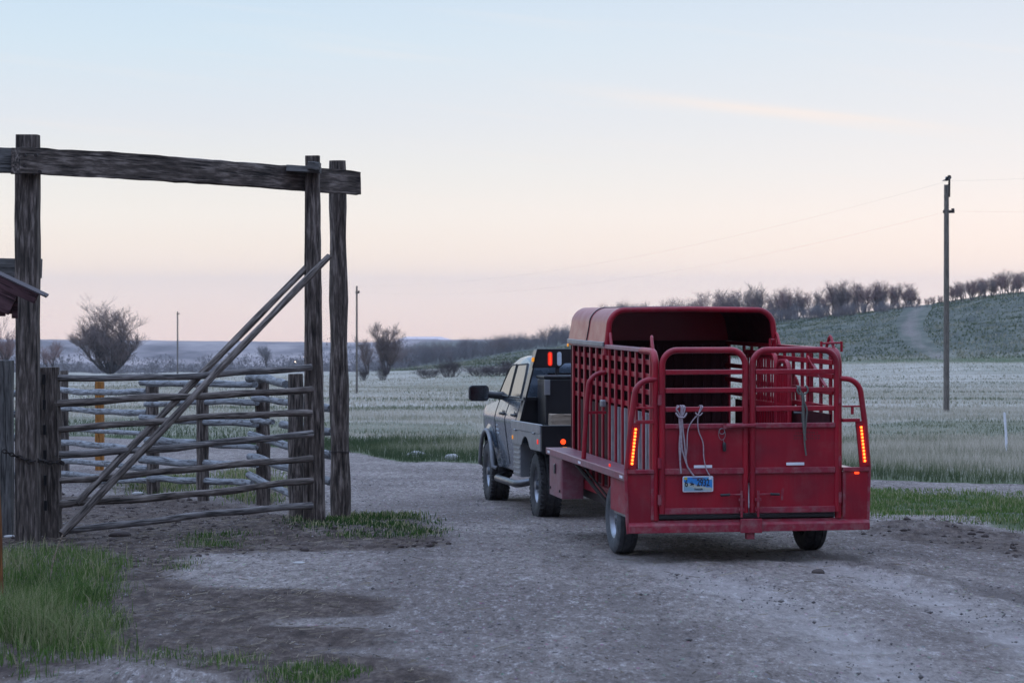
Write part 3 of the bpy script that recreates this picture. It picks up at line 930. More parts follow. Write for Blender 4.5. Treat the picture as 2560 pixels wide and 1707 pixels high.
# straw and sticks lying on the dirt
X, Y, g = fan(9000, 14.5, 31, 0.26, seed=33)
px, py = scr(X, Y)
ok = in_poly(px, py, P_MUD) | (g.uniform(0, 1, len(X)) < 0.10)
X, Y = X[ok], Y[ok]
n = len(X); a = g.uniform(0, 6.28, n); L = g.uniform(0.015, 0.09, n) * g.uniform(0.3, 1, n)
Z = H(X, Y) + 0.006; wd = g.uniform(0.0015, 0.003, n)
cx, sx = np.cos(a), np.sin(a)
V = np.zeros((n, 4, 3))
for k, (s1, s2) in enumerate(((-1, -1), (1, -1), (1, 1), (-1, 1))):
    V[:, k] = np.stack([X + cx * L * s1 - sx * wd * s2, Y + sx * L * s1 + cx * wd * s2, Z + (0.012 if s1 > 0 else 0.0) + (0.006 if s2 > 0 else 0)], -1)
b4 = np.arange(n) * 4
o = np_mesh('straw_litter', V.reshape(-1, 3), [np.stack([b4, b4 + 1, b4 + 2, b4 + 3], -1)], MT['straw'], dict(tint=np.repeat(g.uniform(0, 0.9, n), 4)))
tag(o, 'loose straw and twig litter scattered over the dark soil', 'litter', None, 'stuff')


def pebble_field(name, X, Y, r, mat, seed):
    g = np.random.default_rng(seed)
    n = len(X)
    base = np.array([(1, 0, 0), (-1, 0, 0), (0, 1, 0), (0, -1, 0), (0, 0, 1), (0, 0, -1)], float)
    fa = np.array([(0, 2, 4), (2, 1, 4), (1, 3, 4), (3, 0, 4), (2, 0, 5), (1, 2, 5), (3, 1, 5), (0, 3, 5)])
    ang = g.uniform(0, 6.28, n); c_, s_ = np.cos(ang), np.sin(ang)
    B = base[None] * (r[:, None, None] * g.uniform(0.6, 1.35, (n, 6, 1))) * np.array([1.15, 0.9, 0.62])
    V = np.stack([B[..., 0] * c_[:, None] - B[..., 1] * s_[:, None], B[..., 0] * s_[:, None] + B[..., 1] * c_[:, None], B[..., 2]], -1)
    V += np.stack([X, Y, H(X, Y) + r * 0.15], -1)[:, None, :]
    Fc = (np.arange(n) * 6)[:, None, None] + fa[None]
    return np_mesh(name, V.reshape(-1, 3), [Fc.reshape(-1, 3)], mat, None, False)


X, Y, g = fan(45000, 14.5, 46, 0.24, seed=41)
okf, px, py, _, _ = mask_field(X, Y)
ok = ~okf & (fbm(X * .8, Y * .6, 91, 3) > g.uniform(0.3, 0.7, len(X)))
X, Y = X[ok], Y[ok]
o = pebble_field('gravel', X, Y, np.clip(g.lognormal(-4.85, 0.42, len(X)), 0.004, 0.024), MT['pebble'], 3)
tag(o, 'loose grey gravel stones strewn over the dirt road', 'gravel', None, 'stuff')
X, Y, g = fan(9000, 18, 44, 0.26, seed=43)
px, py = scr(X, Y)
ok = (in_poly(px, py, P_MUD) & (py < 1420)) | in_poly(px, py, P_MUD2)
X, Y = X[ok], Y[ok]
o = pebble_field('mud_clods', X, Y, np.clip(g.lognormal(-4.0, 0.55, len(X)), 0.008, 0.07), MT['mud'], 5)
tag(o, 'dark trampled mud clods around the gate and road edge', 'mud', None, 'stuff')


# ------------------------------------------------------------------ stones that stand out
def rock(name, px, py, r, mat, label, flat=0.55, group=None):
    c = G(px, py)
    bm = bmesh.new()
    bmesh.ops.create_icosphere(bm, subdivisions=3, radius=1)
    sd = random.random() * 50
    for v in bm.verts:
        k = 1 + 0.35 * (float(fbm(v.co.x * 1.3 + sd, v.co.y * 1.3 + v.co.z, 7, 3)) - 0.5)
        v.co = Vector((v.co.x * r * 1.3 * k, v.co.y * r * 0.9 * k, v.co.z * r * flat * k))
    me = bpy.data.meshes.new(name); bm.to_mesh(me); bm.free()
    for p in me.polygons:
        p.use_smooth = True
    o = link(name, me, mat, None, (c.x, c.y, Hs(c.x, c.y) + r * flat * 0.35))
    o.rotation_euler = (0, 0, random.uniform(-0.4, 0.4))
    return tag(o, label, 'stone', group)


rock('stone', 748, 1408, 0.045, MT['stone'], 'flat whitish stone lying on pale ground in front of the gate', 0.4)
rock('stone', 2046, 1431, 0.05, MT['mud'], 'dark round stone on the gravel behind the trailer', 0.7)
rock('stone', 25, 1352, 0.055, MT['stone'], 'flat whitish stone beside the foot of the tall gateway post', 0.35)
rock('stone', 345, 1235, 0.07, MT['stone'], 'pale stone in the dirt behind the gate rails', 0.5)
rock('stone', 1040, 1142, 0.16, MT['stone'], 'white stone at the grassy far road edge, the largest there', 0.6)
rock('stone', 1130, 1150, 0.12, MT['stone'], 'grey stone at the grassy road edge next to the truck', 0.8)
rock('dung_pile', 300, 1340, 0.10, MT['mud'], 'dark dung pile on the soil in front of the gate', 0.45)


# ------------------------------------------------------------------ wooden things
def beam(name, p, q, wd, ht, mat, parent=None, base=None, seed=0, chamfer=0.12, segs=14, rough=0.004, bend=0.0, upref=None):
    """rough-sawn timber from p to q (local x along the grain)"""
    p = Vector(p); q = Vector(q)
    if base is not None:
        p = p - base; q = q - base
    d = q - p; L = d.length
    x = d.normalized()
    up = Vector(upref) if upref is not None else (Vector((0, 0, 1)) if abs(x.z) < 0.9 else Vector((0, 1, 0)))
    y = up.cross(x).normalized(); z = x.cross(y)
    g = random.Random(seed + int(L * 1000))
    c = chamfer * min(wd, ht)
    a, b = wd / 2, ht / 2
    prof = [(-a + c, -b), (0, -b), (a - c, -b), (a, -b + c), (a, 0), (a, b - c), (a - c, b), (0, b), (-a + c, b), (-a, b - c), (-a, 0), (-a, -b + c)]
    n = len(prof)
    off = [g.uniform(-rough, rough) for _ in prof]
    mb = MB()
    for i in range(segs + 1):
        t = i / segs
        sg = bend * math.sin(math.pi * t)
        for j, (u, v) in enumerate(prof):
            k = rough * (0.9 * math.sin(t * 9 + j * 2.1 + seed) + 0.9 * g.uniform(-1, 1)) + off[j]
            s = 1 + k / max(a, b)
            mb.v.append((t * L, u * s, v * s + sg))
    for i in range(segs):
        for j in range(n):
            mb.f.append((i * n + j, i * n + (j + 1) % n, (i + 1) * n + (j + 1) % n, (i + 1) * n + j))
    mb.f.append(tuple(range(n))); mb.f.append(tuple(segs * n + j for j in range(n)))
    o = mb.build(name, mat, parent, True, angle=30)
    o.matrix_local = Matrix.Translation(p) @ Matrix((x, y, z)).transposed().to_4x4()
    return o


def log(name, p, q, r0, r1, mat, parent=None, base=None, seed=0, bend=0.0, wob=0.15, n=10, segs=18, squash=1.0):
    p = Vector(p); q = Vector(q)
    if base is not None:
        p = p - base; q = q - base
    d = q - p; L = d.length; x = d.normalized()
    up = Vector((0, 0, 1)) if abs(x.z) < 0.9 else Vector((0, 1, 0))
    y = up.cross(x).normalized(); z = x.cross(y)
    g = random.Random(seed * 13 + int(L * 777))
    ph = [g.uniform(0, 6.28) for _ in range(6)]
    pts, rs = [], []
    for i in range(segs + 1):
        t = i / segs
        pts.append((t * L, 0.35 * wob * r0 * math.sin(t * 7 + ph[0]) + 0.2 * wob * r0 * math.sin(t * 15 + ph[1]),
                    bend * math.sin(math.pi * t) + wob * r0 * (0.6 * math.sin(t * 6 + ph[2]) + 0.35 * math.sin(t * 17 + ph[3]))))
        rs.append((r0 + (r1 - r0) * t) * (1 + 0.10 * math.sin(t * 23 + ph[4]) * g.uniform(0.3, 1)))
    mb = MB(); mb.tube(pts, rs, n)
    mb.v = [(a, b * squash, c) for a, b, c in mb.v]
    o = mb.build(name, mat, parent, True, angle=50)
    o.matrix_local = Matrix.Translation(p) @ Matrix((x, y, z)).transposed().to_4x4()
    return o


# --- gateway: two tall posts with a lintel beam
YL, YH, YG = 26.3, 30.3, 29.2
b0 = P(70, 1358, YL)
gw = empty('gateway', b0)
tag(gw, 'tall weathered timber gateway with a heavy crossbeam above the pole gate', 'gateway')


def gb_(px, py, Y):
    return P(px, py, Y)


beam('gate_post', P(70, 1375, YL), P(70, 338, YL), 0.235, 0.22, MT['timber'], gw, b0, 3, 0.08, 20, 0.004)
log('gate_post', P(852, 1330, YH), P(843, 402, YH), 0.128, 0.105, MT['timber'], gw, b0, 5, 0.0, 0.05, 14, 24)
# the lintel runs on the near side of the posts
bm_ = beam('crossbeam', P(40, 402, YL - 0.28), P(891, 460, YH - 0.30), 0.16, 0.275, MT['timber'], gw, b0, 8, 0.05, 30, 0.007, 0.02)
beam('crossbeam', P(-420, 392, 25.2), P(50, 402, YL - 0.02), 0.15, 0.26, MT['timbergrey'], gw, b0, 9, 0.06, 12, 0.005)
for (px, py, Y) in ((62, 389, YL), (62, 415, YL), (91, 389, YL), (100, 430, YL + 0.1), (876, 443, YH), (866, 473, YH)):
    c = P(px, py, Y - 0.36) - b0
    mb = MB(); mb.tube([c + Vector((0, 0.02, 0)), c + Vector((0, -0.035, 0))], 0.02, 8); mb.build('bolt', MT['rust'], gw)
beam('cross_board', P(-300, 660, YL + 0.2), P(104, 672, YL + 0.2), 0.08, 0.205, MT['timbergrey'], gw, b0, 12, 0.05, 8, 0.005)
beam('pivot_collar', P(718, 421, YG - 0.20), P(802, 426, YG - 0.20), 0.22, 0.075, MT['timbergrey'], gw, b0, 15, 0.08, 6, 0.004)
beam('pivot_collar', P(772, 416, YG - 0.24), P(800, 418, YG - 0.24), 0.30, 0.10, MT['timbergrey'], gw, b0, 16, 0.08, 4, 0.004)

for (zx, zy) in ((808, 228), (912, 270), (530, 210), (1240, 340), (1395, 290), (1995, 335)):
    px_, py_ = zx / 2.5565, 320 + zy / 2.5565
    Yn = YL - 0.28 + (YH - YL) * (px_ - 40) / 851 - 0.082
    c = P(px_, py_, Yn) - b0
    mb = MB(); mb.tube([c + Vector((0, 0.02, 0)), c + Vector((0, -0.008, 0))], 0.0095, 8); mb.build('nail', MT['nail'], gw)
for (py_, rb_) in ((1128, 0.131),):
    c = P(851 - (1300 - py_) * 0.012, py_, YH) - b0
    mb = MB(); mb.tube([c + Vector((rb_ * math.cos(a), rb_ * math.sin(a), 0.006 * math.sin(3 * a))) for a in [k * math.pi / 12 for k in range(24)]], 0.006, 6, closed=True); mb.build('wire_band', MT['rust'], gw, True)

# --- the pole gate: tall hinge stile, latch stile, seven rails, two braces
gt = empty('pole_gate', P(785, 1314, YG))
gb0 = gt.location.copy()
tag(gt, 'closed pole gate of seven split rails with two long diagonal braces', 'gate')
YA, YB = 26.75, 29.2      # latch end, hinge end
beam('hinge_stile', P(772, 1312, YG + 0.03), P(776, 450, YG + 0.03), 0.115, 0.20, MT['timber'], gt, gb0, 21, 0.08, 22, 0.004, 0, (0, 1, 0))
beam('hinge_stile', P(796, 1316, YG - 0.03), P(781, 390, YG - 0.03), 0.165, 0.17, MT['timber'], gt, gb0, 22, 0.10, 22, 0.005)
beam('latch_stile', P(129, 1346, YA), P(122, 918, YA), 0.215, 0.16, MT['timber'], gt, gb0, 23, 0.06, 14, 0.004)
Z4 = lambda x, y: (x / 2.5565, 860 + y / 2.5565)
for i, (a, b) in enumerate((((340, 224), (1990, 155)), ((340, 390), (1995, 290)), ((340, 541), (1990, 438)), ((345, 707), (1995, 580)), ((345, 872), (1995, 725)), ((355, 1030), (1995, 875)), ((380, 1192), (1995, 1030)))):
    (x0, y0), (x1, y1) = Z4(*a), Z4(*b)
    log('gate_rail', P(x0, y0, YA - 0.06), P(x1, y1, YB - 0.16), 0.036 + 0.006 * (i % 2), 0.040, MT['pole'] if i % 3 else MT['polegrey'], gt, gb0, 30 + i, (-0.02, 0.012, 0.015, -0.012, -0.015, -0.01, 0.01)[i], 0.5, 10, 22, 0.8)
log('brace', P(153, 1334, YA - 0.17), P(822, 640, YG - 0.30), 0.046, 0.040, MT['pole'], gt, gb0, 41, -0.005, 0.2, 10, 26)
log('brace', P(190, 1258, YA + 0.10), P(783, 650, YG + 0.04), 0.042, 0.040, MT['pole'], gt, gb0, 42, 0.0, 0.15, 10, 26)
for k in range(6):
    sl_ = MB()
    c = P(110 + k * 0.8, 948 + k * 63, YA - 0.118) - gb0
    sl_.bb(c.x - 0.016, c.x + 0.016, c.y - 0.012, c.y + 0.01, c.z - 0.055, c.z + 0.055)
    sl_.build('mortise', MT['blackpaint'], gt)

# chain round the latch post
def chain(name, pts, mat, r=0.016):
    mb = MB()
    pts = [Vector(p) for p in pts]
    cum = [0]
    for a, b in zip(pts, pts[1:]):
        cum.append(cum[-1] + (b - a).length)
    s = 0; k = 0
    while s < cum[-1]:
        i = max(j for j in range(len(pts) - 1) if cum[j] <= s)
        t = (s - cum[i]) / (cum[i + 1] - cum[i])
        c = pts[i].lerp(pts[i + 1], t); d = (pts[i + 1] - pts[i]).normalized()
        u = d.cross(Vector((0, 0, 1))).normalized(); v = d.cross(u)
        nrm = u if k % 2 else v
        mb.tube([c + d * 0.036 * math.cos(a) + nrm * 0.020 * math.sin(a) for a in [j * math.pi / 5 for j in range(10)]], r * 0.45, 5, closed=True)
        s += 0.052; k += 1
    return mb.build(name, mat, None, True, angle=60)


o = chain('chain', [P(12, 1128, 26.05), P(40, 1140, YL - 0.125), P(75, 1152, YL - 0.135), P(100, 1150, YL - 0.05), P(122, 1156, YA - 0.14), P(150, 1155, YA - 0.13), P(160, 1158, YA + 0.1)], MT['rust'])
tag(o, 'rusty chain wrapped round the latch post of the pole gate', 'chain')

# --- plank posts and rails to the side of the gateway
fl = empty('plank_fence', P(15, 1345, 27.2))
tag(fl, 'grey square fence post and pale rails outside the gateway', 'fence')
fb = fl.location.copy()
beam('fence_post', P(14, 1352, 27.2), P(14, 901, 27.2), 0.16, 0.15, MT['timbergrey'], fl, fb, 51, 0.06, 12, 0.004)
for i, y in enumerate((985, 1035, 1095, 1190)):
    log('fence_rail', P(-500, y - 6, 27.6), P(62, y, 27.5), 0.045, 0.04, MT['barkpole'], fl, fb, 55 + i, 0, 0.3)

# --- back rail fences
S = lambda x, y, Y: P(*Z4(x, y), Y)


def rail_fence(name, label, posts, rails, base):
    f = empty(name, base)
    b = f.location.copy()
    tag(f, label, 'fence', 'rail fences behind the gate')
    for (x0, x1, top, bot, Y, mat) in posts:
        xa = (x0 + x1) / 2
        wdt = (x1 - x0) / 2.5565 / F * Y
        if mat == 'orangewood':
            o = beam('fence_post', S(xa, bot + 14, Y), S(xa, top, Y), wdt, wdt * 0.8, MT[mat], f, b, int(x0), 0.06, 10, 0.003)
            o['label'] = 'rust-orange stained fence post'
        else:
            log('fence_post', S(xa + 8, bot + 18, Y), S(xa, top, Y), wdt / 2 * 1.05, wdt / 2, MT['timber'], f, b, int(x0), 0.0, 0.08, 12, 12)
    for k, (x0, y0, Y0, x1, y1, Y1, r0, r1) in enumerate(rails):
        log('fence_rail', S(x0, y0, Y0), S(x1, y1, Y1), r0, r1, MT['barkpole'], f, b, 7 * k + int(abs(x0)), random.uniform(-0.02, 0.02), 0.32)
    return f


rail_fence('rail_fence', 'pale bark-rail fence section with the orange post behind the gate',
           [(383, 435, 170, 820, 43.5, 'timber'), (610, 663, 240, 800, 45.3, 'orangewood'), (932, 1012, 250, 958, 36.8, 'timber')],
           [(300, 290, 43.1, 935, 308, 36.9, 0.055, 0.045), (300, 408, 43.1, 945, 438, 36.9, 0.045, 0.05), (300, 545, 43.1, 900, 566, 37.2, 0.038, 0.035),
            (300, 630, 43.1, 930, 672, 36.9, 0.055, 0.05), (300, 738, 43.1, 945, 792, 36.9, 0.05, 0.045), (300, 812, 43.1, 985, 880, 36.9, 0.05, 0.045), (985, 868, 36.6, 600, 888, 39.6, 0.04, 0.035)],
           G(365, 1233))
rail_fence('rail_fence', 'pale bark-rail fence section with one post in its middle, behind the gate',
           [(1252, 1330, 262, 1022, 34.9, 'timber'), (1632, 1722, 240, 1028, 33.8, 'timber')],
           [(900, 243, 36.5, 1632, 255, 33.6, 0.045, 0.05), (930, 385, 36.5, 1640, 372, 33.6, 0.038, 0.045), (900, 468, 36.5, 1640, 512, 33.6, 0.042, 0.05),
            (938, 610, 36.5, 1640, 655, 33.6, 0.065, 0.035), (905, 732, 36.5, 1640, 775, 33.6, 0.065, 0.04), (950, 850, 36.5, 1610, 890, 33.6, 0.05, 0.045)],
           G(500, 1259))
rail_fence('rail_fence', 'short slanting bark-rail fence section beside the hinge post, with cracked rail ends',
           [(1838, 1938, 190, 1145, 30.6, 'timber')],
           [(1590, 212, 33.5, 1825, 252, 31.0, 0.06, 0.055), (1620, 342, 33.5, 2115, 408, 30.5, 0.04, 0.05), (1620, 488, 33.5, 1745, 500, 32.6, 0.045, 0.035), (1805, 512, 32.0, 2120, 558, 30.5, 0.05, 0.05),
            (1600, 580, 33.5, 2120, 716, 30.5, 0.05, 0.055), (1595, 718, 33.5, 2120, 880, 30.5, 0.055, 0.05), (1595, 832, 33.5, 2000, 1020, 30.7, 0.055, 0.04)],
           G(738, 1308))

# --- shed corner at the edge
sh = empty('shed', G(-130, 1500))
sb = sh.location.copy()
tag(sh, 'red board shed with metal roof eave and rusty brown corner post', 'shed')
Ysh = 20.2
log('corner_post', P(-8, 1560, Ysh), P(-30, 700, Ysh), 0.065, 0.055, MT['rustwood'], sh, sb, 61, 0.0, 0.1, 12, 16)
# roof: slopes down to the right, the gable edge faces the viewer
e0, e1 = P(115, 738, 20.0), P(-420, 488, 20.0)
d = (e0 - e1)
mb = MB()
th = 0.035
for k in range(22):
    a0_, a1_ = 20.0 - 2.6 + k * 0.0, 0
ys0, ys1 = 19.9, 20.12
nseg = 4
for i in range(nseg):
    ya, yb = ys0 + (ys1 - ys0) * i / nseg, ys0 + (ys1 - ys0) * (i + 1) / nseg
    za, zb = 0.012 * math.sin(i * math.pi / 1.5), 0.012 * math.sin((i + 1) * math.pi / 1.5)
    mb.add([(e0.x, ya, e0.z + za), (e1.x, ya, e1.z + za), (e1.x, yb, e1.z + zb), (e0.x, yb, e0.z + zb),
            (e0.x, ya, e0.z + za - 0.012), (e1.x, ya, e1.z + za - 0.012), (e1.x, yb, e1.z + zb - 0.012), (e0.x, yb, e0.z + zb - 0.012)],
           [(0, 1, 2, 3), (7, 6, 5, 4), (0, 4, 5, 1), (2, 6, 7, 3), (0, 3, 7, 4), (1, 5, 6, 2)])
mb.v = [(x - sb.x, y - sb.y, z - sb.z) for x, y, z in mb.v]
mb.build('roof', MT['roofmetal'], sh)
rv = Vector((d.x, 0, d.z)).normalized(); rn = Vector((-rv.z, 0, rv.x))
o_ = lambda pt: Vector(pt) - sb
mb = MB()   # purlin edge under the sheet
p0 = e0 - rn * 0.055 - rv * 0.05; p1 = e1 - rn * 0.055
mb.prism([(0, 0), (0, 1)], lambda a, b: (0, 0, 0), lambda a, b: (0, 0, 0)) if False else None
beam('purlin', Vector((p1.x, 19.94, p1.z)), Vector((p0.x, 19.94, p0.z)), 0.06, 0.085, MT['redwood'], sh, sb, 65, 0.04, 8, 0.003)
p0 = e0 - rn * 0.185 - rv * 0.20; p1 = e1 - rn * 0.185
beam('fascia_board', Vector((p1.x, 19.93, p1.z)), Vector((p0.x, 19.93, p0.z)), 0.035, 0.175, MT['redwood'], sh, sb, 66, 0.03, 10, 0.003)
mb = MB()   # board wall of the gable, mostly outside the picture, with ragged board tops under the eave
for k in range(26):
    x1 = -4.085 - k * 0.052
    zt = e0.z + rv.z / rv.x * (x1 - e0.x)
    zb_ = 1.715 + 0.018 * ((k * 2) % 3) if k < 4 else -0.62
    mb.bb(x1 - 0.050, x1, 19.98, 20.0, zb_, zt - 0.10)
mb.v = [(x - sb.x, y - sb.y, z - sb.z) for x, y, z in mb.v]
mb.build('wall', MT['redwood'], sh)

# --- utility poles, wires, stake
def utility_pole(px, py_top, py_base, Y, r, label, arms=()):
    b = P(px, py_base, Y)
    o = empty('utility_pole', b)
    tag(o, label, 'utility pole', 'utility poles along the field')
    hgt = (py_base - py_top) / F * Y
    mb = MB(); mb.tube([(0, 0, -0.6), (0, 0, hgt * 0.5), (0, 0, hgt)], [r, r * 0.92, r * 0.8], 12)
    mb.build('pole', MT['utility'], o, True, angle=50)
    for (dz_, ln) in arms:
        mb = MB()
        if dz_ == 0:
            mb.tube([(r * 0.9, 0, hgt - 0.55), (r * 0.95, 0, hgt + 0.32)], 0.05, 6)
            mb.tube([(r * 0.95, 0, hgt + 0.28), (r * 0.95, 0, hgt + 0.42)], [0.10, 0.07], 8)
        else:
            mb.tube([(-r * 1.1, 0, hgt - dz_), (r + ln, 0, hgt - dz_)], 0.07, 6)
            mb.tube([(r + ln * .7, 0, hgt - dz_ - 0.03), (r + ln * .7, 0, hgt - dz_ + 0.14)], 0.07, 8)
        mb.build('insulator', MT['rust'], o, True)
    return o, hgt


YP1 = 108.0
u1, h1 = utility_pole(2366, 462, 1026, YP1, 0.135, 'tall bare utility pole standing in the pasture beside the trailer', ((0, 0), (1.2, 0.22)))
u2, h2 = utility_pole(892, 715, 985, 186.0, 0.085, 'thin utility pole rising just past the gate hinge post', ((0.5, 0.1),))
u3, h3 = utility_pole(444, 779, 945, 420.0, 0.14, 'faint slim utility pole far off, seen through the gateway beside a tree', ((0.4, 0.2),))


def wire(name, a, b, sag, label):
    a, b = Vector(a), Vector(b)
    mb = MB()
    mb.tube([a.lerp(b, t / 24) - Vector((0, 0, sag * 4 * (t / 24) * (1 - t / 24))) for t in range(25)], 0.002, 5)
    o = mb.build(name, MT['blackpaint'])
    return tag(o, label, 'power line', 'overhead wires')


w1 = P(2373, 452, YP1); w2 = P(2376, 527, YP1)
wire('power_line', w1, P(892, 716, 186), 1.2, 'thin upper wire from the tall pole towards the hinge-post pole')
wire('power_line', w2, P(893, 730, 186), 1.4, 'thin lower wire from the tall pole towards the hinge-post pole')
wire('power_line', w1, P(3500, 330, 60), 0.3, 'thin upper wire leaving the tall pole over the wooded hill')
wire('power_line', w2, P(3500, 420, 60), 0.4, 'thin lower wire leaving the tall pole over the wooded hill')
# bird above the pole
bp = P(2366.5, 450, YP1 - 0.2)
mb = MB()
mb.tube([(-0.20, 0, -0.05), (-0.12, 0, -0.02), (0, 0, 0.0), (0.09, 0, 0.035), (0.14, 0, 0.05), (0.19, 0, 0.05)], [0.012, 0.03, 0.06, 0.045, 0.04, 0.006], 8)
mb.add([(-0.06, 0.03, 0.03), (0.07, 0.03, 0.04), (0.08, 0.16, 0.12), (0.03, 0.30, 0.18), (-0.04, 0.16, 0.11)], [(0, 1, 2, 3, 4)])
mb.add([(-0.06, -0.03, 0.03), (0.07, -0.03, 0.04), (0.08, -0.16, 0.12), (0.03, -0.30, 0.18), (-0.04, -0.16, 0.11)], [(4, 3, 2, 1, 0)])
o = mb.build('bird', MT['blackpaint'], None, True)
o.location = bp
tag(o, 'small dark bird flying over the top of the tall pole', 'bird')
# white marker stake
c = P(2517, 1137, 53.6)
mb = MB(); mb.tube([(0, 0, -0.1), (-0.02, 0, 0.5), (-0.055, 0, 0.94)], [0.028, 0.028, 0.026], 8)
o = mb.build('marker_stake', MT['white'], None, True); o.location = c
tag(o, 'slim white marker stake leaning in tall dry grass', 'stake')

# ------------------------------------------------------------------ trees
def tree_mesh(seed, h, stems, spread, dens=1.0, shrub=False, tall=False):
    g = random.Random(seed)
    T, Cn = MB(), MB()

    rmin = h * (0.0016 if not shrub else 0.0022)

    def grow(p, d, L, r, lv, maxlv):
        m = 5 if tall and lv == 0 else 3
        r = max(r, rmin * 1.25)
        pts, rs = [p], [r]
        q, dd = p.copy(), d.copy()
        for i in range(m):
            dd = (dd + Vector((g.uniform(-.22, .22), g.uniform(-.22, .22), g.uniform(.10, .42) if tall and lv == 0 else g.uniform(-.02, .16)))).normalized()
            q = q + dd * (L / m)
            pts.append(q.copy()); rs.append(max(r * (1 - 0.5 * (i + 1) / m), rmin if lv > 1 else 0.0))
        tgt = T if lv <= 1 else Cn
        tgt.tube(pts, rs, 6 if lv == 0 else (5 if lv == 1 else 3), lv == 0)
        if lv >= maxlv:
            return
        nb = {0: 6, 1: 5, 2: 5, 3: 4}[lv] if not shrub else {0: 5, 1: 4, 2: 3}[lv]
        if tall:
            nb = {0: 13, 1: 6, 2: 4, 3: 3}[lv]
        nb = max(2, int(round(nb * dens)))
        for k in range(nb):
            t = g.uniform(0.12 if shrub else 0.22, 1.0) if k else 1.0
            i = min(int(t * m), m - 1); f_ = t * m - i
            bp_ = pts[i].lerp(pts[i + 1], f_)
            a = g.uniform(0, 6.283)
            side = Vector((math.cos(a), math.sin(a), g.uniform(-0.25, 0.5)))
            nd = (dd * g.uniform(0.55, 1.0) + side * min(spread, 0.8) * g.uniform(0.45, 1.0)).normalized()
            grow(bp_, nd, L * (g.uniform(0.20, 0.40) if tall and lv == 0 else g.uniform(0.52, 0.82)), rs[min(i + 1, m)] * 0.62, lv + 1, maxlv)

    for s in range(stems):
        a = g.uniform(0, 6.28)
        d0 = Vector((math.cos(a) * spread * g.uniform(0.2, 0.9), math.sin(a) * spread * g.uniform(0.2, 0.9), 1)).normalized() if stems > 1 else Vector((0, 0, 1))
        if tall:
            kq = g.uniform(0.1, 1.0); d0 = Vector((math.cos(a) * spread * kq, math.sin(a) * spread * kq, 1)).normalized()
        p0 = Vector((math.cos(a), math.sin(a), 0)) * ((0.02 * h if not shrub else 0.42 * h * math.sqrt(g.random())) if stems > 1 else 0)
        grow(p0, d0, h * ((0.86 - 0.30 * kq) if tall else 0.42 if not shrub else 0.6) * g.uniform(0.85, 1.1), h * (0.024 if not shrub else 0.012), 0, 4 if not shrub else 3)
    mz = max(v[2] for v in Cn.v)
    k = h / mz
    T.v = [(x * k, y * k, z * k) for x, y, z in T.v]; Cn.v = [(x * k, y * k, z * k) for x, y, z in Cn.v]
    return T, Cn


def tree(name, seed, h, stems, spread, loc, label, group, mats, dens=1.0, shrub=False, cat='tree', tall=False):
    o = empty(name, loc)
    tag(o, label, cat, group)
    T, Cn = tree_mesh(seed, h, stems, spread, dens, shrub, tall)
    T.build('trunk', MT[mats[0]], o, True, angle=60)
    c = Cn.build('crown', MT[mats[1]], o)
    return o


def copy_tree(src, loc, s, rz, label=None):
    r_ = src.copy(); COL.objects.link(r_)
    r_.location = loc; r_.scale = (s[0], s[0], s[1]); r_.rotation_euler = (0, 0, rz)
    if label:
        r_['label'] = label
    for ch in src.children:
        c_ = ch.copy(); COL.objects.link(c_); c_.parent = r_
    return r_


def at(px, Y, dz=0.0):
    X = (px - 1280) / F * Y
    return Vector((X, Y, Hs(X, Y) + dz))


def thick_crown(o, r):
    pass


BT = tree('bare_tree', 35, 16.8, 12, 2.1, at(276, 500), 'big spreading bare tree seen through the gateway', None, ('bark', 'twig'), 1.0, False, 'tree', True)
BT.scale = (1.22, 1.22, 1.0)
tree('bare_tree', 4, 12.0, 3, 0.55, at(20, 470), 'bare tree half hidden under the shed eave behind the gateway post', None, ('bark', 'twigred'))
tree('bare_tree', 6, 7.0, 2, 0.5, at(668, 560), 'small bare tree on the flats under the gate braces', None, ('bark', 'twiggrey'))
tree('bare_tree', 7, 9.6, 5, 0.6, at(966, 420), 'bushy-topped bare tree, the taller one near the thin pole', None, ('bark', 'twig'), 1.0, False, 'tree', True)
tree('bare_tree', 8, 7.6, 2, 0.5, at(918, 430), 'slim bare tree directly behind the thin pole', None, ('bark', 'twig'))
tree('bare_tree', 9, 8.0, 3, 0.6, at(128, 520), 'low bare tree peeping out between gateway post and latch stile', None, ('bark', 'twigred'))
shr = [tree('shrub', 60 + k, 3.2, 34, 0.95, at(px, Yb), lab, None, ('twigdark', 'twigdark'), 1.0, True, 'shrub')
       for k, (px, Yb, lab) in enumerate(((1125, 330, 'wide dark reddish shrub out in the field beside the truck mirror'), (956, 340, 'dark shrub at the foot of the bushy-topped bare tree'), (908, 345, 'dark shrub at the foot of the thin pole in the field')))]
shr[0].scale = (1.15, 1.15, 1.0); shr[1].scale = (0.55, 0.55, 0.85); shr[2].scale = (0.5, 0.5, 0.75)
for (px, Yb, s, lab) in ((1070, 335, (1.1, 0.6), 'small dark shrub merging into the wide reddish shrub, on its hinge-post side'), (1200, 335, (1.4, 0.62), 'low dark shrub between the wide reddish shrub and the truck cab'),
                         (1245, 330, (1.4, 0.66), 'low dark shrub partly behind the truck windows'), (1285, 345, (1.3, 0.9), 'taller dark shrub touching the truck roof line')):
    copy_tree(shr[0], at(px, Yb), s, px * 0.7, lab)

proto = []
for k, (st, sp, md) in enumerate(((1, 0.72, 'twigred'), (2, 0.62, 'twigred'), (3, 0.58, 'twig'), (2, 0.70, 'twigred'), (1, 0.66, 'twig'))):
    proto.append((20 + k, st, sp, md))
RIDGE = []
g = random.Random(5)
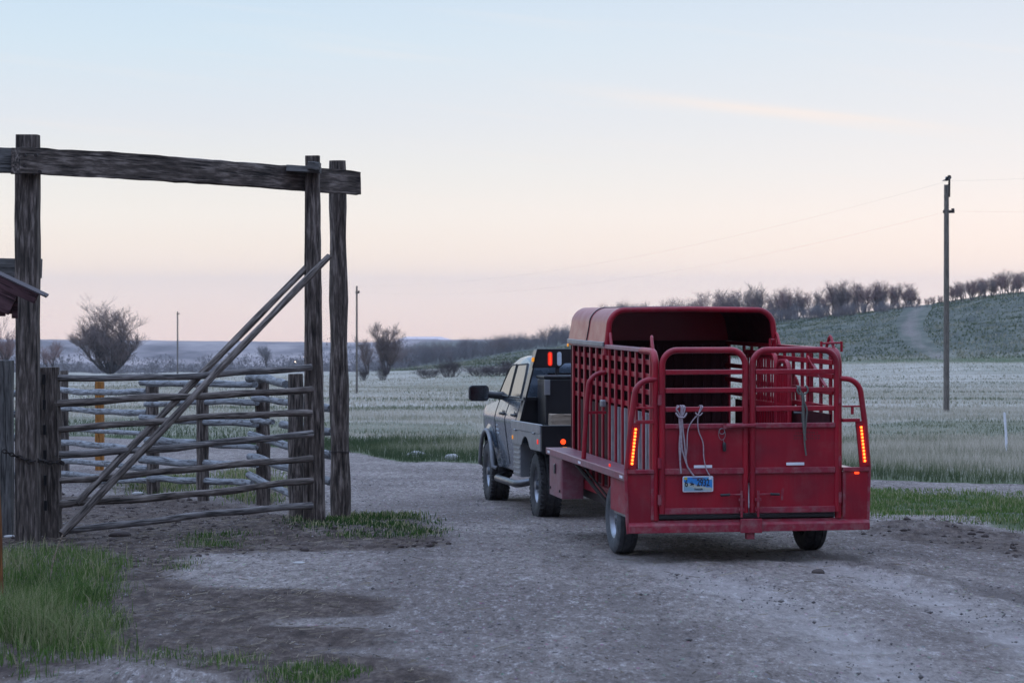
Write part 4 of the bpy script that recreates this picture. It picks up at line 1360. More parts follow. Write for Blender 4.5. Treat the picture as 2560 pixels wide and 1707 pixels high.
# (photo x, photo row of the top)
tops = [(1655, 742), (1690, 748), (1725, 732), (1755, 728), (1785, 730), (1812, 735), (1840, 732), (1868, 724), (1892, 716), (1915, 722), (1940, 726), (1965, 728), (1990, 722), (2012, 718), (2036, 728), (2060, 716), (2085, 704),
        (2105, 712), (2128, 708), (2150, 704), (2170, 706), (2192, 708), (2212, 712), (2232, 704), (2250, 702), (2268, 706), (2284, 728)]
base_lab = 'bare reddish tree in the dense row along the hilltop above the trailer'
first = {}
for i, (px, py) in enumerate(tops):
    for row in range(2):
        ppx = px + g.uniform(-8, 8) + row * 14
        Yr = np.interp(ppx, KX, KN[:, 3, 0]) + 14 + row * 26 + g.uniform(0, 14)
        b = at(ppx, Yr)
        tp = kz(py - 10 + row * 10 + g.uniform(0, 10), Yr)
        hgt = max(tp - b.z, 3.0)
        k = (i + row * 2) % 5
        if k not in first:
            sd, st, sp, md = proto[k]
            first[k] = tree('bare_tree', sd, 9.0, st, sp, b, base_lab, 'bare trees along the hilltop', ('bark', md), 1.0, False, 'tree', k in (1, 3))
            first[k].scale = (hgt / 9 * 1.05, hgt / 9 * 1.05, hgt / 9)
        else:
            copy_tree(first[k], b, (hgt / 9 * g.uniform(0.9, 1.5), hgt / 9 * g.uniform(0.75, 1.12)), g.uniform(0, 6.28), base_lab)
for (px, py, lab) in ((2330, 738, 'small lone bare tree on the hilltop next to the tall pole'), (2318, 742, 'tiny bare tree beside the lone hilltop tree'), (2352, 736, 'thin bare tree just behind the tall pole on the hilltop')):
    Yr = np.interp(px, KX, KN[:, 3, 0]) + 6
    b = at(px, Yr); hgt = max(kz(py, Yr) - b.z, 2.0)
    copy_tree(first[1], b, (hgt / 9 * 1.0, hgt / 9), px, lab)['group'] = 'lone hilltop trees'
rl = 'bare reddish tree in the thicket on the hill crest past the tall pole'
for i in range(30):
    px = 2376 + i * 8.5 + g.uniform(-5, 5)
    py = np.interp(px, [2376, 2420, 2480, 2520, 2535, 2560, 2640], [708, 698, 688, 668, 676, 682, 662]) + g.uniform(-4, 12)
    Yr = np.interp(px, KX, KN[:, 3, 0]) + 12 + (i % 3) * 14
    b = at(px, Yr); hgt = max(kz(py, Yr) - b.z, 2.5)
    copy_tree(first[i % 5], b, (hgt / 9 * g.uniform(0.9, 1.3), hgt / 9), g.uniform(0, 6.28), rl)['group'] = 'bare trees on the crest past the tall pole'
cl_ = 'small bare tree of the distant clump above the trailer canopy'
for i in range(8):
    px = 1528 + i * 13 + g.uniform(-4, 4); Yr = 800
    X = (px - 1280) / F * Yr
    b = at(px, Yr); hgt = max(kz(748 + g.uniform(-2, 8), Yr) - b.z, 5.0)
    copy_tree(first[i % 5], b, (hgt / 9 * 0.9, hgt / 9), g.uniform(0, 6.28), cl_)['group'] = 'bare trees above the trailer canopy'
# grey brush on the slope and below the hilltop trees
sg = [tree('shrub', 80 + k, 3.0, 12, 0.75, at(1500 + k, 700), 'grey shrub in the brush thicket', 'grey brush on the slope', ('twiggrey', md), 1.0, True, 'shrub') for k, md in enumerate(('twiggrey', 'twig', 'twiggrey'))]
used = [False] * 3
lab_a = 'grey leafless shrub in the dense brush on the slope behind the truck'
lab_b = 'grey leafless shrub in the undergrowth below the hilltop trees'


def put_shrub(i, b, s, lab, grp):
    k = i % 3
    if not used[k]:
        used[k] = True
        o = sg[k]; o.location = b; o.scale = (s[0], s[0], s[1]); o['label'] = lab
    else:
        o = copy_tree(sg[k], b, s, g.uniform(0, 6.28), lab)
    o['group'] = grp


for i in range(130):
    px = g.uniform(985, 1440)
    R_ = np.interp(px, KX, KN[:, 3, 0])
    Yr = R_ + g.uniform(-6, 60)
    topy = np.interp(px, [985, 1030, 1100, 1200, 1300, 1380, 1440], [868, 850, 842, 836, 822, 806, 796]) + g.uniform(0, 34)
    b = at(px, Yr)
    hgt = min(max(kz(topy, Yr) - b.z, 1.6), 9)
    put_shrub(i, b, (hgt / 3 * g.uniform(0.7, 1.0), hgt / 3), lab_a, 'grey brush on the slope')
for i in range(110):
    px = g.uniform(1640, 2300)
    Yr = np.interp(px, KX, KN[:, 3, 0]) + g.uniform(4, 20)
    b = at(px, Yr)
    rid = np.interp(px, KX, KN[:, 3, 1] * 0 + [HY + F * (CAMZ - z) / Y for Y, z in KN[:, 3]])
    up = np.interp(px, [1640, 2000, 2200, 2300], [62, 52, 34, 14])
    hgt = min(max(kz(rid - g.uniform(0.3, 1) * up, Yr) - b.z, 1.0), 8)
    put_shrub(i, b, (hgt / 3 * g.uniform(0.8, 1.2), hgt / 3), lab_b, 'undergrowth below the hilltop trees')
# far scrub in the valley
X, Y, g_ = fan(5200, 560, 1800, 0.24, seed=53)
pxs = 1280 + F * X / Y
ok = (pxs < 1030) & (fbm(X * 0.012, Y * 0.006, 5, 3) > g_.uniform(0.33, 0.62, len(X)))
X, Y = X[ok], Y[ok]
nb_, nl_ = len(X), 70
hh_ = g_.uniform(1.5, 5.5, nb_) * np.where(g_.uniform(0, 1, nb_) < 0.06, 1.8, 1); ww_ = hh_ * g_.uniform(0.5, 1.1, nb_)
th_ = g_.uniform(0, 6.28, (nb_, nl_)); rr_ = np.sqrt(g_.uniform(0, 1, (nb_, nl_))); zz_ = g_.uniform(0, 1, (nb_, nl_)) ** 0.8
pf = np.sqrt(np.clip(1 - (zz_ * 1.05 - 0.35) ** 2 / 0.5, 0.05, 1))
C = np.stack([X[:, None] + ww_[:, None] * rr_ * pf * np.cos(th_), Y[:, None] + ww_[:, None] * rr_ * pf * np.sin(th_), H(X, Y)[:, None] + hh_[:, None] * zz_], -1).reshape(-1, 1, 3)
V = C + g_.normal(0, 1, (len(C), 3, 3)) * np.array([0.16, 0.16, 0.34])
bq = np.arange(len(C)) * 3
o = np_mesh('far_scrub', V.reshape(-1, 3), [np.stack([bq, bq + 1, bq + 2], -1)], MT['twiggrey'])
tag(o, 'bluish scrub and far-off brush filling the valley floor', 'scrub', None, 'stuff')
# far farm with a lit lamp
fm = empty('farmhouse', at(750, 900))
tag(fm, 'tiny far-off farmhouse with two lit lamps in the valley', 'house')
mb = MB(); mb.bb(-4, 4, -3, 3, -4, 3.0); mb.build('wall', MT['plywood'], fm)
mb = MB(); mb.px([(-3.5, 2.9), (3.5, 2.9), (0, 5.0)], -4.3, 4.3); mb.build('roof', MT['rust'], fm)
for (x, z) in ((-1.5, 4.6), (2.2, 6.4)):
    mb = MB(); mb.tube([(x, -3.4, -2), (x, -3.4, z)], 0.06, 6); mb.build('lamp_post', MT['rust'], fm)
    mb = MB(); mb.lathe([(-0.3, 0.01), (-0.2, 0.2), (0, 0.28), (0.2, 0.2), (0.3, 0.01)], 10, (x, -3.4, z + 0.2)); mb.build('lamp', MT['lamp'], fm, True)

#@@TRAILER@@
# ------------------------------------------------------------------ stock trailer
TH = R(9.7)
TR = empty('stock_trailer', (2.33, 23.96, -0.719), TH)
tag(TR, 'red open-topped stock trailer with a half canopy and lit tail lamps', 'trailer')
L_ = 4.25; W_ = 0.93
red, dusty = MT['red'], MT['reddust']
# floor and under-frame
mb = MB(); mb.bb(-0.95, 0.95, 0.02, L_, 0.46, 0.52); mb.build('floor', MT['plywood'], TR)
mb = MB()
for x in (-0.86, 0.86):
    mb.bb(x - 0.04, x + 0.04, 0.02, L_, 0.345, 0.458)
for y in (0.5, 1.2, 1.9, 2.6, 3.3, 4.0):
    mb.bb(-0.815, 0.815, y - 0.03, y + 0.03, 0.37, 0.457)
mb.build('chassis', MT['rust'], TR, False, 0.004)
# bumper channel
mb = MB()
mb.px([(-0.10, 0.295), (0.03, 0.295), (0.03, 0.41), (-0.02, 0.412), (-0.035, 0.395), (-0.085, 0.385), (-0.10, 0.365)], -1.215, 1.235)
bp_ = mb.build('bumper', dusty, TR, False, 0.006)
mb = MB(); mb.bb(-0.10, 0.12, -0.125, -0.102, 0.285, 0.425); mb.bb(-0.03, 0.05, -0.10, -0.02, 0.22, 0.29); mb.build('hitch_plate', dusty, bp_, False, 0.005)
# rear posts, curving forward into the top rails
for s in (-1, 1):
    mb = MB()
    pts = [(s * 0.935, -0.01, z) for z in np.linspace(0.41, 1.93, 12)]
    pts += arc((0.13, 1.93), 0.14, 180, 90, 8, lambda a, b: (s * 0.935, a, b))[1:]
    pts += [(s * 0.935, 0.6, 2.07)]
    mb.tube(pts, 0.036, 8)
    mb.build('rear_post', red, TR, True, angle=50)
# sills under the gates
mb = MB(); mb.bb(-0.895, 0.895, -0.03, 0.03, 0.425, 0.458); mb.build('gate_sill', MT['blackpaint'], TR, False, 0.003)


def side_wall(s):
    wall = MB()
    n = 12
    for i in range(n + 1):
        y = 0.22 + (L_ - 0.28) * i / n
        if s > 0 and 3.74 < y < 4.05:
            continue
        wall.bb(s * 0.9145, s * 0.939, y - 0.031, y + 0.031, 0.46, 2.055)
    for z in (1.50, 1.655, 1.815, 1.955):
        wall.bb(s * 0.888, s * 0.9135, 0.05, L_, z - 0.026, z + 0.026)
    wall.bb(s * 0.888, s * 0.965, 0.02, L_, 0.458, 0.56)
    o = wall.build('side_wall', red, TR, False, 0.006)
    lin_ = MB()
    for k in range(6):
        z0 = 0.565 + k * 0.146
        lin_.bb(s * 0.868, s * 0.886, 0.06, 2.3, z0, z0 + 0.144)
    lin_.build('lining', MT['plywood'] if s < 0 else MT['shadedred'], o)
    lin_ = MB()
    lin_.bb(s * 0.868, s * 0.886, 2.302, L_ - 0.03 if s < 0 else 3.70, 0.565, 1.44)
    lin_.build('lining', MT['shadedred'], o)  # shade on the boards below the canopy is in the colour
    rail = MB()
    rail.bb(s * 0.90, s * 0.968, 0.55, L_, 2.053, 2.098)
    rail.build('top_rail', MT['deck'] if s < 0 else red, o, False, 0.008)
    for y in (0.16, 2.12):
        hn = MB()
        hn.tube([(s * 0.93, y - 0.06, 2.07), (s * 0.925, y + 0.035, 2.20), (s * 0.92, y + 0.05, 2.215), (s * 0.915, y + 0.065, 2.20), (s * 0.90, y + 0.16, 2.06)], 0.016, 8)
        hn.build('tie_hoop', red, o, True, angle=60)
    return o


wl = side_wall(-1); wr = side_wall(1)
for (y, ln) in ((0.12, 0.21), (2.0, 0.06)):     # bolts on the far top rail
    mb = MB()
    mb.tube([(0.80, y, 2.145), (0.80 + ln, y, 2.15)], 0.010, 6)
    for t in (0.0, 1.0):
        mb.tube([(0.80 + ln * t, y, 2.06), (0.80 + ln * t, y, 2.165)], 0.014, 6)
    mb.build('gate_pin', red, wr, True)
mb = MB()     # door bracing on the far side
mb.tube([(0.90, 0.28, 1.70), (0.90, 0.92, 2.0)], 0.018, 6); mb.tube([(0.90, 0.92, 1.5), (0.90, 0.92, 2.05)], 0.02, 6)
mb.build('cross_brace', red, wr, True)
# front wall with pressed ribs
mb = MB()
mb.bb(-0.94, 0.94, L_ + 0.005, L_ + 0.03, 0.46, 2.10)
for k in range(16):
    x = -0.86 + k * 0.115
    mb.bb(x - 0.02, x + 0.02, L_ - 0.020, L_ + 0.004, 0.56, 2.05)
mb.build('front_wall', MT['shadedred'], TR, False, 0.004)


def canopy_prof(inset=0.0, z0=2.10, zt=2.487, n=8):
    hw = 0.968 - inset
    r = 0.195 - inset * 0.5
    top = zt - inset
    lean = 0.035
    pr = [(-hw, z0)]
    pr += arc((-hw + lean + r, top - r), r, 180, 97, n, lambda a, b: (a, b))
    pr += [(0, top + 0.008)]
    pr += arc((hw - lean - r, top - r), r, 83, 0, n, lambda a, b: (a, b))
    pr += [(hw, z0)]
    return pr


def shell(mb, pa, pb, y0, y1):
    n = len(pa)
    vs = [(x, y0, z) for x, z in pa] + [(x, y1, z) for x, z in pa] + [(x, y0, z) for x, z in pb] + [(x, y1, z) for x, z in pb]
    fs = []
    for i in range(n - 1):
        fs += [(i, i + 1, n + i + 1, n + i), (2 * n + i, 3 * n + i, 3 * n + i + 1, 2 * n + i + 1), (i, 2 * n + i, 2 * n + i + 1, i + 1), (n + i, n + i + 1, 3 * n + i + 1, 3 * n + i)]
    fs += [(0, n, 3 * n, 2 * n), (n - 1, 3 * n - 1, 4 * n - 1, 2 * n - 1)]
    mb.add(vs, fs)


YC = 2.28
mb = MB(); shell(mb, canopy_prof(0), canopy_prof(0.012), YC, 3.23); shell(mb, canopy_prof(0), canopy_prof(0.012), 3.24, L_ + 0.05)
can = mb.build('canopy', MT['redgloss'], TR, True, angle=40)
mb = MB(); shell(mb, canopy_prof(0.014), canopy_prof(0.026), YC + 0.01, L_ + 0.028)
mb.build('canopy_lining', MT['shadedred'], can, True, angle=40)
mb = MB(); mb.tube([(x, YC, z) for x, z in canopy_prof(0.018, 1.98)], 0.033, 8); mb.build('canopy_rim', red, can, True, angle=60)
mb = MB(); mb.tube([(x * 1.002, 3.235, z + 0.002) for x, z in canopy_prof(-0.001)], 0.008, 6); mb.build('seam', MT['blackpaint'], can, True)
mb = MB(); mb.py([(x, z) for x, z in canopy_prof(0.0135, 2.08)], L_ + 0.0305, L_ + 0.045); mb.build('canopy_front', MT['redgloss'], can)
mb = MB()
for s in (-1, 1):
    mb.bb(s * 0.9705, s * 0.988, YC - 0.02, L_ + 0.03, 2.075, 2.125)
mb.build('drip_rail', MT['alu'], can, False, 0.006)
mb = MB(); mb.bb(-0.99, -0.975, L_ - 0.03, L_ + 0.02, 2.035, 2.07); mb.build('marker_lamp', MT['amber'], TR, False, 0.006)


# rear gates
def rear_gate(x0, x1, inner):
    yg = -0.05
    g_ = MB()
    r = 0.15
    pts = [(x0, yg, z) for z in np.linspace(0.48, 1.935, 8)]
    pts += arc((x0 + r, 1.935), r, 180, 90, 8, lambda a, b: (a, yg, b))[1:]
    pts += arc((x1 - r, 1.935), r, 90, 0, 8, lambda a, b: (a, yg, b))
    pts += [(x1, yg, z) for z in np.linspace(1.935, 0.48, 8)[1:]]
    g_.tube(pts, 0.031, 10)
    o = g_.build('rear_gate', red, TR, True, angle=60)
    for z in (1.505, 1.69, 1.87):
        b_ = MB(); b_.bb(x0 + 0.028, x1 - 0.028, yg - 0.026, yg + 0.016, z - 0.024, z + 0.024)
        b_.build('gate_bar', red, o, False, 0.007)
    for (za, zb) in ((1.315, 1.362), (0.865, 0.925), (0.475, 0.535)):
        b_ = MB(); b_.bb(x0 + 0.0215, x1 - 0.0215, yg - 0.030, yg + 0.02, za, zb)
        b_.build('gate_rail', dusty, o, False, 0.007)
    p_ = MB(); p_.bb(x0 + 0.015, x1 - 0.015, yg - 0.006, yg + 0.008, 0.50, 1.35)
    p_.build('gate_panel', red, o)
    xo = x0 if inner > 0 else x1
    for z in (0.62, 0.98, 1.60):
        h_ = MB(); h_.tube([(xo - 0.028 * inner, yg - 0.015, z - 0.05), (xo - 0.028 * inner, yg - 0.015, z + 0.05)], 0.021, 8)
        h_.build('hinge', dusty, o, True, angle=50)
    return o


gl = rear_gate(-0.875, -0.034, 1)
gr = rear_gate(0.040, 0.905, -1)
# latch gear
mb = MB(); mb.tube([(-0.25, -0.10, 1.335), (0.06, -0.10, 1.345)], 0.020, 8); mb.bb(-0.27, -0.24, -0.115, -0.08, 1.31, 1.365); mb.build('latch_bar', dusty, gl, True, angle=40)
for gx, o in ((-0.085, gl), (0.085, gr)):
    s = 1 if gx > 0 else -1
    mb = MB()
    mb.tube([(gx, -0.105, 0.44), (gx, -0.105, 0.70)], 0.013, 6)
    mb.bb(gx - 0.03, gx + 0.03, -0.112, -0.082, 0.60, 0.625); mb.bb(gx - 0.03, gx + 0.03, -0.112, -0.082, 0.50, 0.525)
    mb.tube([(gx, -0.11, 0.665), (gx + s * 0.13, -0.11, 0.665)], 0.008, 6)
    mb.build('latch_rod', dusty, o, True, angle=40)
    mb = MB(); mb.tube([(gx + s * 0.12, -0.11, 0.665), (gx + s * 0.215, -0.11, 0.66)], 0.014, 8); mb.build('latch_grip', MT['black'], o, True, angle=50)
mb = MB(); mb.bb(0.33, 0.352, -0.060, -0.058, 0.60, 0.70); mb.bb(0.34, 0.36, -0.0605, -0.0575, 0.66, 0.72)
mb.build('catch_plate', dusty, gr)
# reflective strips
for (xa, xb, z, o) in ((-0.563, -0.378, 0.942, gl), (0.378, 0.562, 0.958, gr)):
    mb = MB(); mb.bb(xa, xb, -0.084, -0.079, z - 0.014, z + 0.014); mb.build('reflector_strip', MT['white'], o, False, 0.002)
# faded maker's stencil on the gate: illegible smudged lines
mb = MB(); gq = random.Random(3)
for k, z in enumerate((1.265, 1.235, 1.207)):
    x = 0.46 + 0.02 * (k == 0)
    while x < (0.70 if k == 0 else 0.73):
        wq = gq.uniform(0.008, 0.022); mb.bb(x, x + wq, -0.0575, -0.0563, z - 0.009, z + 0.009); x += wq + gq.uniform(0.004, 0.014)
mb.build('faded_lettering', pbr('faded_ink', (0.16, 0.008, 0.014), (0.12, 0.007, 0.012), 20, 0.6), gr)

# licence plate
pl_ = empty('licence_plate', (-0.523, -0.086, 0.772)); pl_.parent = gl
PWm, PHm = 0.308, 0.154
mp, t_, b_ = new_mat('plate_print')
tcp = N(t_, 'ShaderNodeTexCoord'); sp_ = N(t_, 'ShaderNodeSeparateXYZ'); t_.links.new(tcp.outputs['Object'], sp_.inputs[0])
nzz = noise(t_, tcp.outputs['Object'], 22, 4)
zz = M(t_, 'ADD', M(t_, 'DIVIDE', sp_.outputs[2], PHm), M(t_, 'MULTIPLY', M(t_, 'SUBTRACT', nzz, 0.5), 0.35))
zz = M(t_, 'ADD', zz, M(t_, 'MULTIPLY', sp_.outputs[0], 1.4))
colp = ramp(t_, M(t_, 'ADD', zz, 0.5), [(0.10, (0.20, 0.33, 0.42)), (0.26, (0.36, 0.40, 0.36)), (0.38, (0.42, 0.42, 0.34)), (0.47, (0.03, 0.20, 0.50)), (0.80, (0.02, 0.20, 0.55)), (1.0, (0.07, 0.24, 0.42))])
t_.links.new(colp, b_.inputs['Base Color']); b_.inputs['Roughness'].default_value = 0.4


def rrect(wd, ht, r, n=5):
    out_ = []
    for cx, cz, a0 in ((wd / 2 - r, ht / 2 - r, 0), (-wd / 2 + r, ht / 2 - r, 90), (-wd / 2 + r, -ht / 2 + r, 180), (wd / 2 - r, -ht / 2 + r, 270)):
        out_ += arc((cx, cz), r, a0, a0 + 90, n, lambda a, b: (a, b))
    return out_


mb = MB(); mb.py(rrect(PWm, PHm, 0.014), -0.002, 0.002); mb.build('plate_rim', MT['white'], pl_)
mb = MB(); mb.py(rrect(PWm - 0.018, PHm - 0.018, 0.008), -0.0045, -0.0025); mb.build('plate_face', mp, pl_)
ink = pbr('plate_ink', (0.012, 0.014, 0.022), (0.015, 0.017, 0.025), 10, 0.5)


def text(txt, size, x, z, y, name, mat, parent, sx=1.0, bold=0.0):
    cu = bpy.data.curves.new(name, 'FONT'); cu.body = txt; cu.size = size; cu.extrude = 0.0006; cu.offset = bold
    cu.align_x = 'CENTER'; cu.align_y = 'CENTER'
    to = bpy.data.objects.new('tmp', cu); COL.objects.link(to)
    dg = bpy.context.evaluated_depsgraph_get()
    me = bpy.data.meshes.new_from_object(to.evaluated_get(dg))
    bpy.data.objects.remove(to); me.name = name
    me.materials.clear()
    o = link(name, me, mat, parent, (x, y, z))
    o.rotation_euler = (R(90), 0, 0); o.scale = (sx, 1, 1)
    return o


text('2932', 0.098, 0.052, 0.010, -0.0056, 'plate_number', ink, pl_, 0.66, 0.0022)
text('6', 0.098, -0.118, 0.005, -0.0056, 'plate_number', ink, pl_, 0.72, 0.0022)
text('TRAILER', 0.024, 0.004, -0.052, -0.0056, 'plate_lettering', ink, pl_, 1.0, 0.0008)
text('WYOMING', 0.018, 0.0, 0.056, -0.0056, 'plate_lettering', pbr('plate_brown', (0.16, 0.07, 0.05), None, 10, 0.5), pl_, 1.25, 0.0006)
mb = MB()   # bucking-horse-and-rider emblem between the digits
ho = [(-0.9, 0.35), (-0.72, 0.62), (-0.45, 0.52), (-0.25, 0.28), (0.0, 0.36), (-0.06, 0.75), (-0.22, 0.95), (-0.10, 1.05), (0.06, 0.98), (0.14, 0.62), (0.22, 0.30), (0.55, 0.10), (0.86, -0.28), (0.98, -0.22), (0.74, 0.16),
      (0.50, -0.35), (0.66, -0.92), (0.52, -0.92), (0.34, -0.38), (0.10, -0.16), (-0.22, -0.10), (-0.46, -0.42), (-0.66, -0.26), (-0.72, -0.38), (-0.46, -0.60), (-0.24, -0.30), (-0.42, 0.10), (-0.62, 0.28)]
mb.py([(a * 0.026, b * 0.026) for a, b in ho], -0.0058, -0.0047)
o = mb.build('plate_emblem', ink, pl_); o.location = (-0.062, 0, 0.002)
mb = MB(); mb.py(rrect(0.030, 0.024, 0.002), -0.0054, -0.0046); o = mb.build('plate_sticker', pbr('sticker_yellow', (0.5, 0.42, 0.05), None, 20, 0.5), pl_); o.location = (-0.124, 0, 0.056)
mb = MB(); mb.py(rrect(0.030, 0.024, 0.002), -0.0054, -0.0046); o = mb.build('plate_sticker', MT['white'], pl_); o.location = (0.124, 0, 0.056)

# flared tail-lamp frames and mid hoops
for s in (-1, 1):
    off = 0.015 if s > 0 else 0.0
    X = lambda v: s * v + off
    fl_ = MB()
    pts = [(X(0.93), -0.02, 1.80)] + arc((0.985, 1.63), 0.165, 88, 12, 7, lambda a, b: (X(a), -0.03, b)) + [(X(1.185), -0.03, 1.38), (X(1.222), -0.03, 0.93)]
    fl_.tube(pts, 0.029, 8)
    o = fl_.build('tail_frame', red, TR, True, angle=60)
    m2 = MB(); m2.bb(X(0.955), X(1.135), -0.05, -0.01, 1.365, 1.40); m2.build('cross_bar', red, o, False, 0.005)
    m2 = MB()
    m2.bb(X(0.955), X(1.15), -0.04, -0.02, 1.512, 1.530)
    m2.bb(X(1.045), X(1.075), -0.035, -0.0195, 1.44, 1.513)
    m2.build('cross_bar', red, o, False, 0.005)
    m2 = MB(); m2.bb(X(0.955), X(1.225), -0.055, -0.005, 0.875, 0.915); m2.build('cross_bar', dusty, o, False, 0.005)
    m2 = MB()   # tapered lamp board
    m2.py([(X(1.09), 1.365), (X(1.192), 1.385), (X(1.235), 0.915), (X(1.135), 0.915)], -0.042, -0.018)
    m2.build('lamp_board', red, o, False, 0.005)
    m2 = MB()   # lower panel, flared at the bottom
    m2.py([(X(0.955), 0.873), (X(1.238), 0.873), (X(1.222), 0.41), (X(1.205), 0.30), (X(0.955), 0.412)], -0.034, -0.020)
    pn = m2.build('lower_panel', red, o, False, 0.004)
    m2 = MB(); m2.tube([(X(1.236), -0.03, 0.93), (X(1.222), -0.03, 0.41), (X(1.212), -0.04, 0.29)], 0.018, 6); m2.bb(X(0.958), X(0.985), -0.042, -0.035, 0.42, 0.87); m2.build('edge_flange', dusty, o, True, angle=40)
    # lamp strip of red bulbs
    m2 = MB()
    m2.py([(X(1.128), 1.325), (X(1.158), 1.328), (X(1.196), 0.965), (X(1.162), 0.962)], -0.0535, -0.0425)
    lp = m2.build('tail_lamp', MT['redlens'], o, False, 0.003)
    for k in range(11):
        m2 = MB()
        t = k / 10
        c_ = (X(1.143 + (1.180 - 1.143) * t), -0.056, 1.312 + (0.978 - 1.312) * t)
        bmq = [(-0.004, 0.013), (-0.009, 0.010), (-0.012, 0.0)]
        for (yy0, r0_), (yy1, r1_) in zip(bmq, bmq[1:]):
            m2.tube([(c_[0], c_[1] + yy0, c_[2]), (c_[0], c_[1] + yy1, c_[2])], [r0_, max(r1_, 0.001)], 8, False)
        m2.build('bulb', MT['ledhot'], lp, True)
    # fender deck
    dk = MB()
    dk.bb(X(0.965), X(1.225), 0.0, L_ - 0.02, 0.855, 0.872)
    dko = dk.build('fender_deck', MT['deck'], TR, False, 0.004)
    m2 = MB(); m2.bb(X(1.2265), X(1.245), 0.0, L_ - 0.02, 0.80, 0.874); m2.build('deck_lip', MT['deck'], dko, False, 0.006)
    for y in (0.15, 2.25, 4.05):
        m2 = MB(); m2.bb(X(1.2455), X(1.2475), y - 0.07, y + 0.07, 0.822, 0.848)
        m2.build('reflector_strip', MT['white'], dko)
    # mid hoop guard
    m2 = MB()
    yh = 2.22
    m2.tube([(X(0.96), yh, 1.80)] + arc((0.99, 1.63), 0.165, 88, 12, 7, lambda a, b: (X(a), yh, b)) + [(X(1.175), yh, 1.38), (X(1.205), yh, 0.873)], 0.026, 8)
    m2.bb(X(0.96), X(1.165), yh - 0.015, yh + 0.015, 1.355, 1.385)
    hp = m2.build('guard_hoop', red, TR, True, angle=50)
    m2 = MB(); m2.bb(X(0.965), X(1.02), yh - 0.05, yh + 0.05, 1.43, 1.505); m2.build('latch_box', MT['alu'] if s < 0 else MT['black'], hp, False, 0.012)
    # fender skirt and step behind the wheel
    m2 = MB(); m2.bb(X(1.195), X(1.212), 0.0, 0.80, 0.46, 0.80); m2.build('skirt', MT['shadedred'] if s > 0 else dusty, TR, False, 0.004)
    m2 = MB(); m2.bb(X(0.97), X(1.20), 0.02, 0.70, 0.432, 0.458); m2.build('step', MT['alu'], TR, False, 0.005)
    # wheel
    we = empty('wheel', (s * 1.007 + 0.022, 1.30, 0.32)); we.parent = TR
    sg_ = s
    tb = MB(); tb.lathe([(-0.085, 0.20), (-0.105, 0.235), (-0.112, 0.29), (-0.104, 0.335), (-0.088, 0.355), (-0.05, 0.362), (-0.045, 0.352), (-0.028, 0.352), (-0.024, 0.364), (0.024, 0.364), (0.028, 0.352), (0.045, 0.352), (0.05, 0.362), (0.088, 0.355), (0.104, 0.335), (0.112, 0.29), (0.105, 0.235), (0.085, 0.20)], 40)
    tb.build('tyre', MT['tyredusty'] if s < 0 else MT['tyre'], we, True, angle=30)
    rb = MB(); rb.lathe([(s * 0.088, 0.205), (s * 0.08, 0.19), (s * 0.04, 0.17), (s * 0.03, 0.10), (s * 0.05, 0.08), (s * 0.055, 0.035), (s * 0.075, 0.03), (s * 0.076, 0.0)], 28)
    for k in range(6):
        a = k * math.pi / 3
        rb.tube([(s * 0.035, 0.062 * math.cos(a), 0.062 * math.sin(a)), (s * 0.068, 0.062 * math.cos(a), 0.062 * math.sin(a))], 0.011, 6)
    rb.build('rim', MT['rim'], we, True, angle=40)
mb = MB(); mb.tube([(-0.95, 1.30, 0.32), (0.95, 1.30, 0.32)], 0.035, 8)
for s in (-1, 1):
    for k in range(4):
        mb.bb(s * 0.80 - 0.03, s * 0.80 + 0.03, 1.30 - 0.45 + k * 0.07, 1.30 + 0.45 - k * 0.07, 0.352 - k * 0.0121, 0.363 - k * 0.0121)
mb.build('axle', MT['rust'], TR, True, angle=40)
# little lit lamp under the far deck
mb = MB(); mb.bb(1.085, 1.135, -0.070, -0.056, 0.848, 0.870); lo = mb.build('marker_lamp', MT['led'], TR, False, 0.006)
mb = MB(); mb.bb(-1.262, -1.2475, 0.62, 0.66, 0.90, 0.93); mb.build('marker_lamp', MT['redlens'], TR, False, 0.004)
# tool box below the deck, its brace
mb = MB(); mb.bb(-1.222, -0.975, 3.36, 4.12, 0.345, 0.80); tbx = mb.build('tool_box', MT['deck'], TR, False, 0.008)
mb = MB(); mb.bb(-1.226, -1.2225, 3.40, 4.08, 0.40, 0.775); tl = mb.build('box_door', MT['deck'], tbx, False, 0.004)
mb = MB(); mb.bb(-1.245, -1.227, 3.70, 3.76, 0.61, 0.72); mb.build('latch', MT['chrome'], tbx, False, 0.008)
for y in (3.46, 4.02):
    mb = MB(); mb.tube([(-1.2265, y, 0.43), (-1.238, y, 0.43)], 0.016, 8)
    mb.build('bolt', MT['black'], tbx)
mb = MB(); mb.tube([(-1.20, 3.0, 0.85), (-0.99, 1.95, 0.40)], 0.022, 6); mb.tube([(-1.18, 2.75, 0.85), (-0.985, 1.95, 0.47)], 0.012, 6); mb.build('deck_brace', MT['rust'], TR, True, angle=40)
# tongue, coupler, jack
mb = MB()
for s in (-1, 1):
    mb.tube([(s * 0.80, L_ - 0.4, 0.395), (s * 0.03, L_ + 1.28, 0.50)], 0.048, 4)
mb.build('tongue', dusty, TR, False, 0.004)
mb = MB(); mb.bb(-0.06, 0.06, L_ + 1.27, L_ + 1.5, 0.50, 0.60); mb.tube([(0.0, L_ + 1.0, 0.22), (0, L_ + 1.0, 1.05)], 0.032, 8); mb.tube([(0, L_ + 1.0, 1.03), (0.16, L_ + 1.0, 1.03)], 0.012, 6); mb.build('coupler_jack', MT['rust'], TR, True, angle=40)
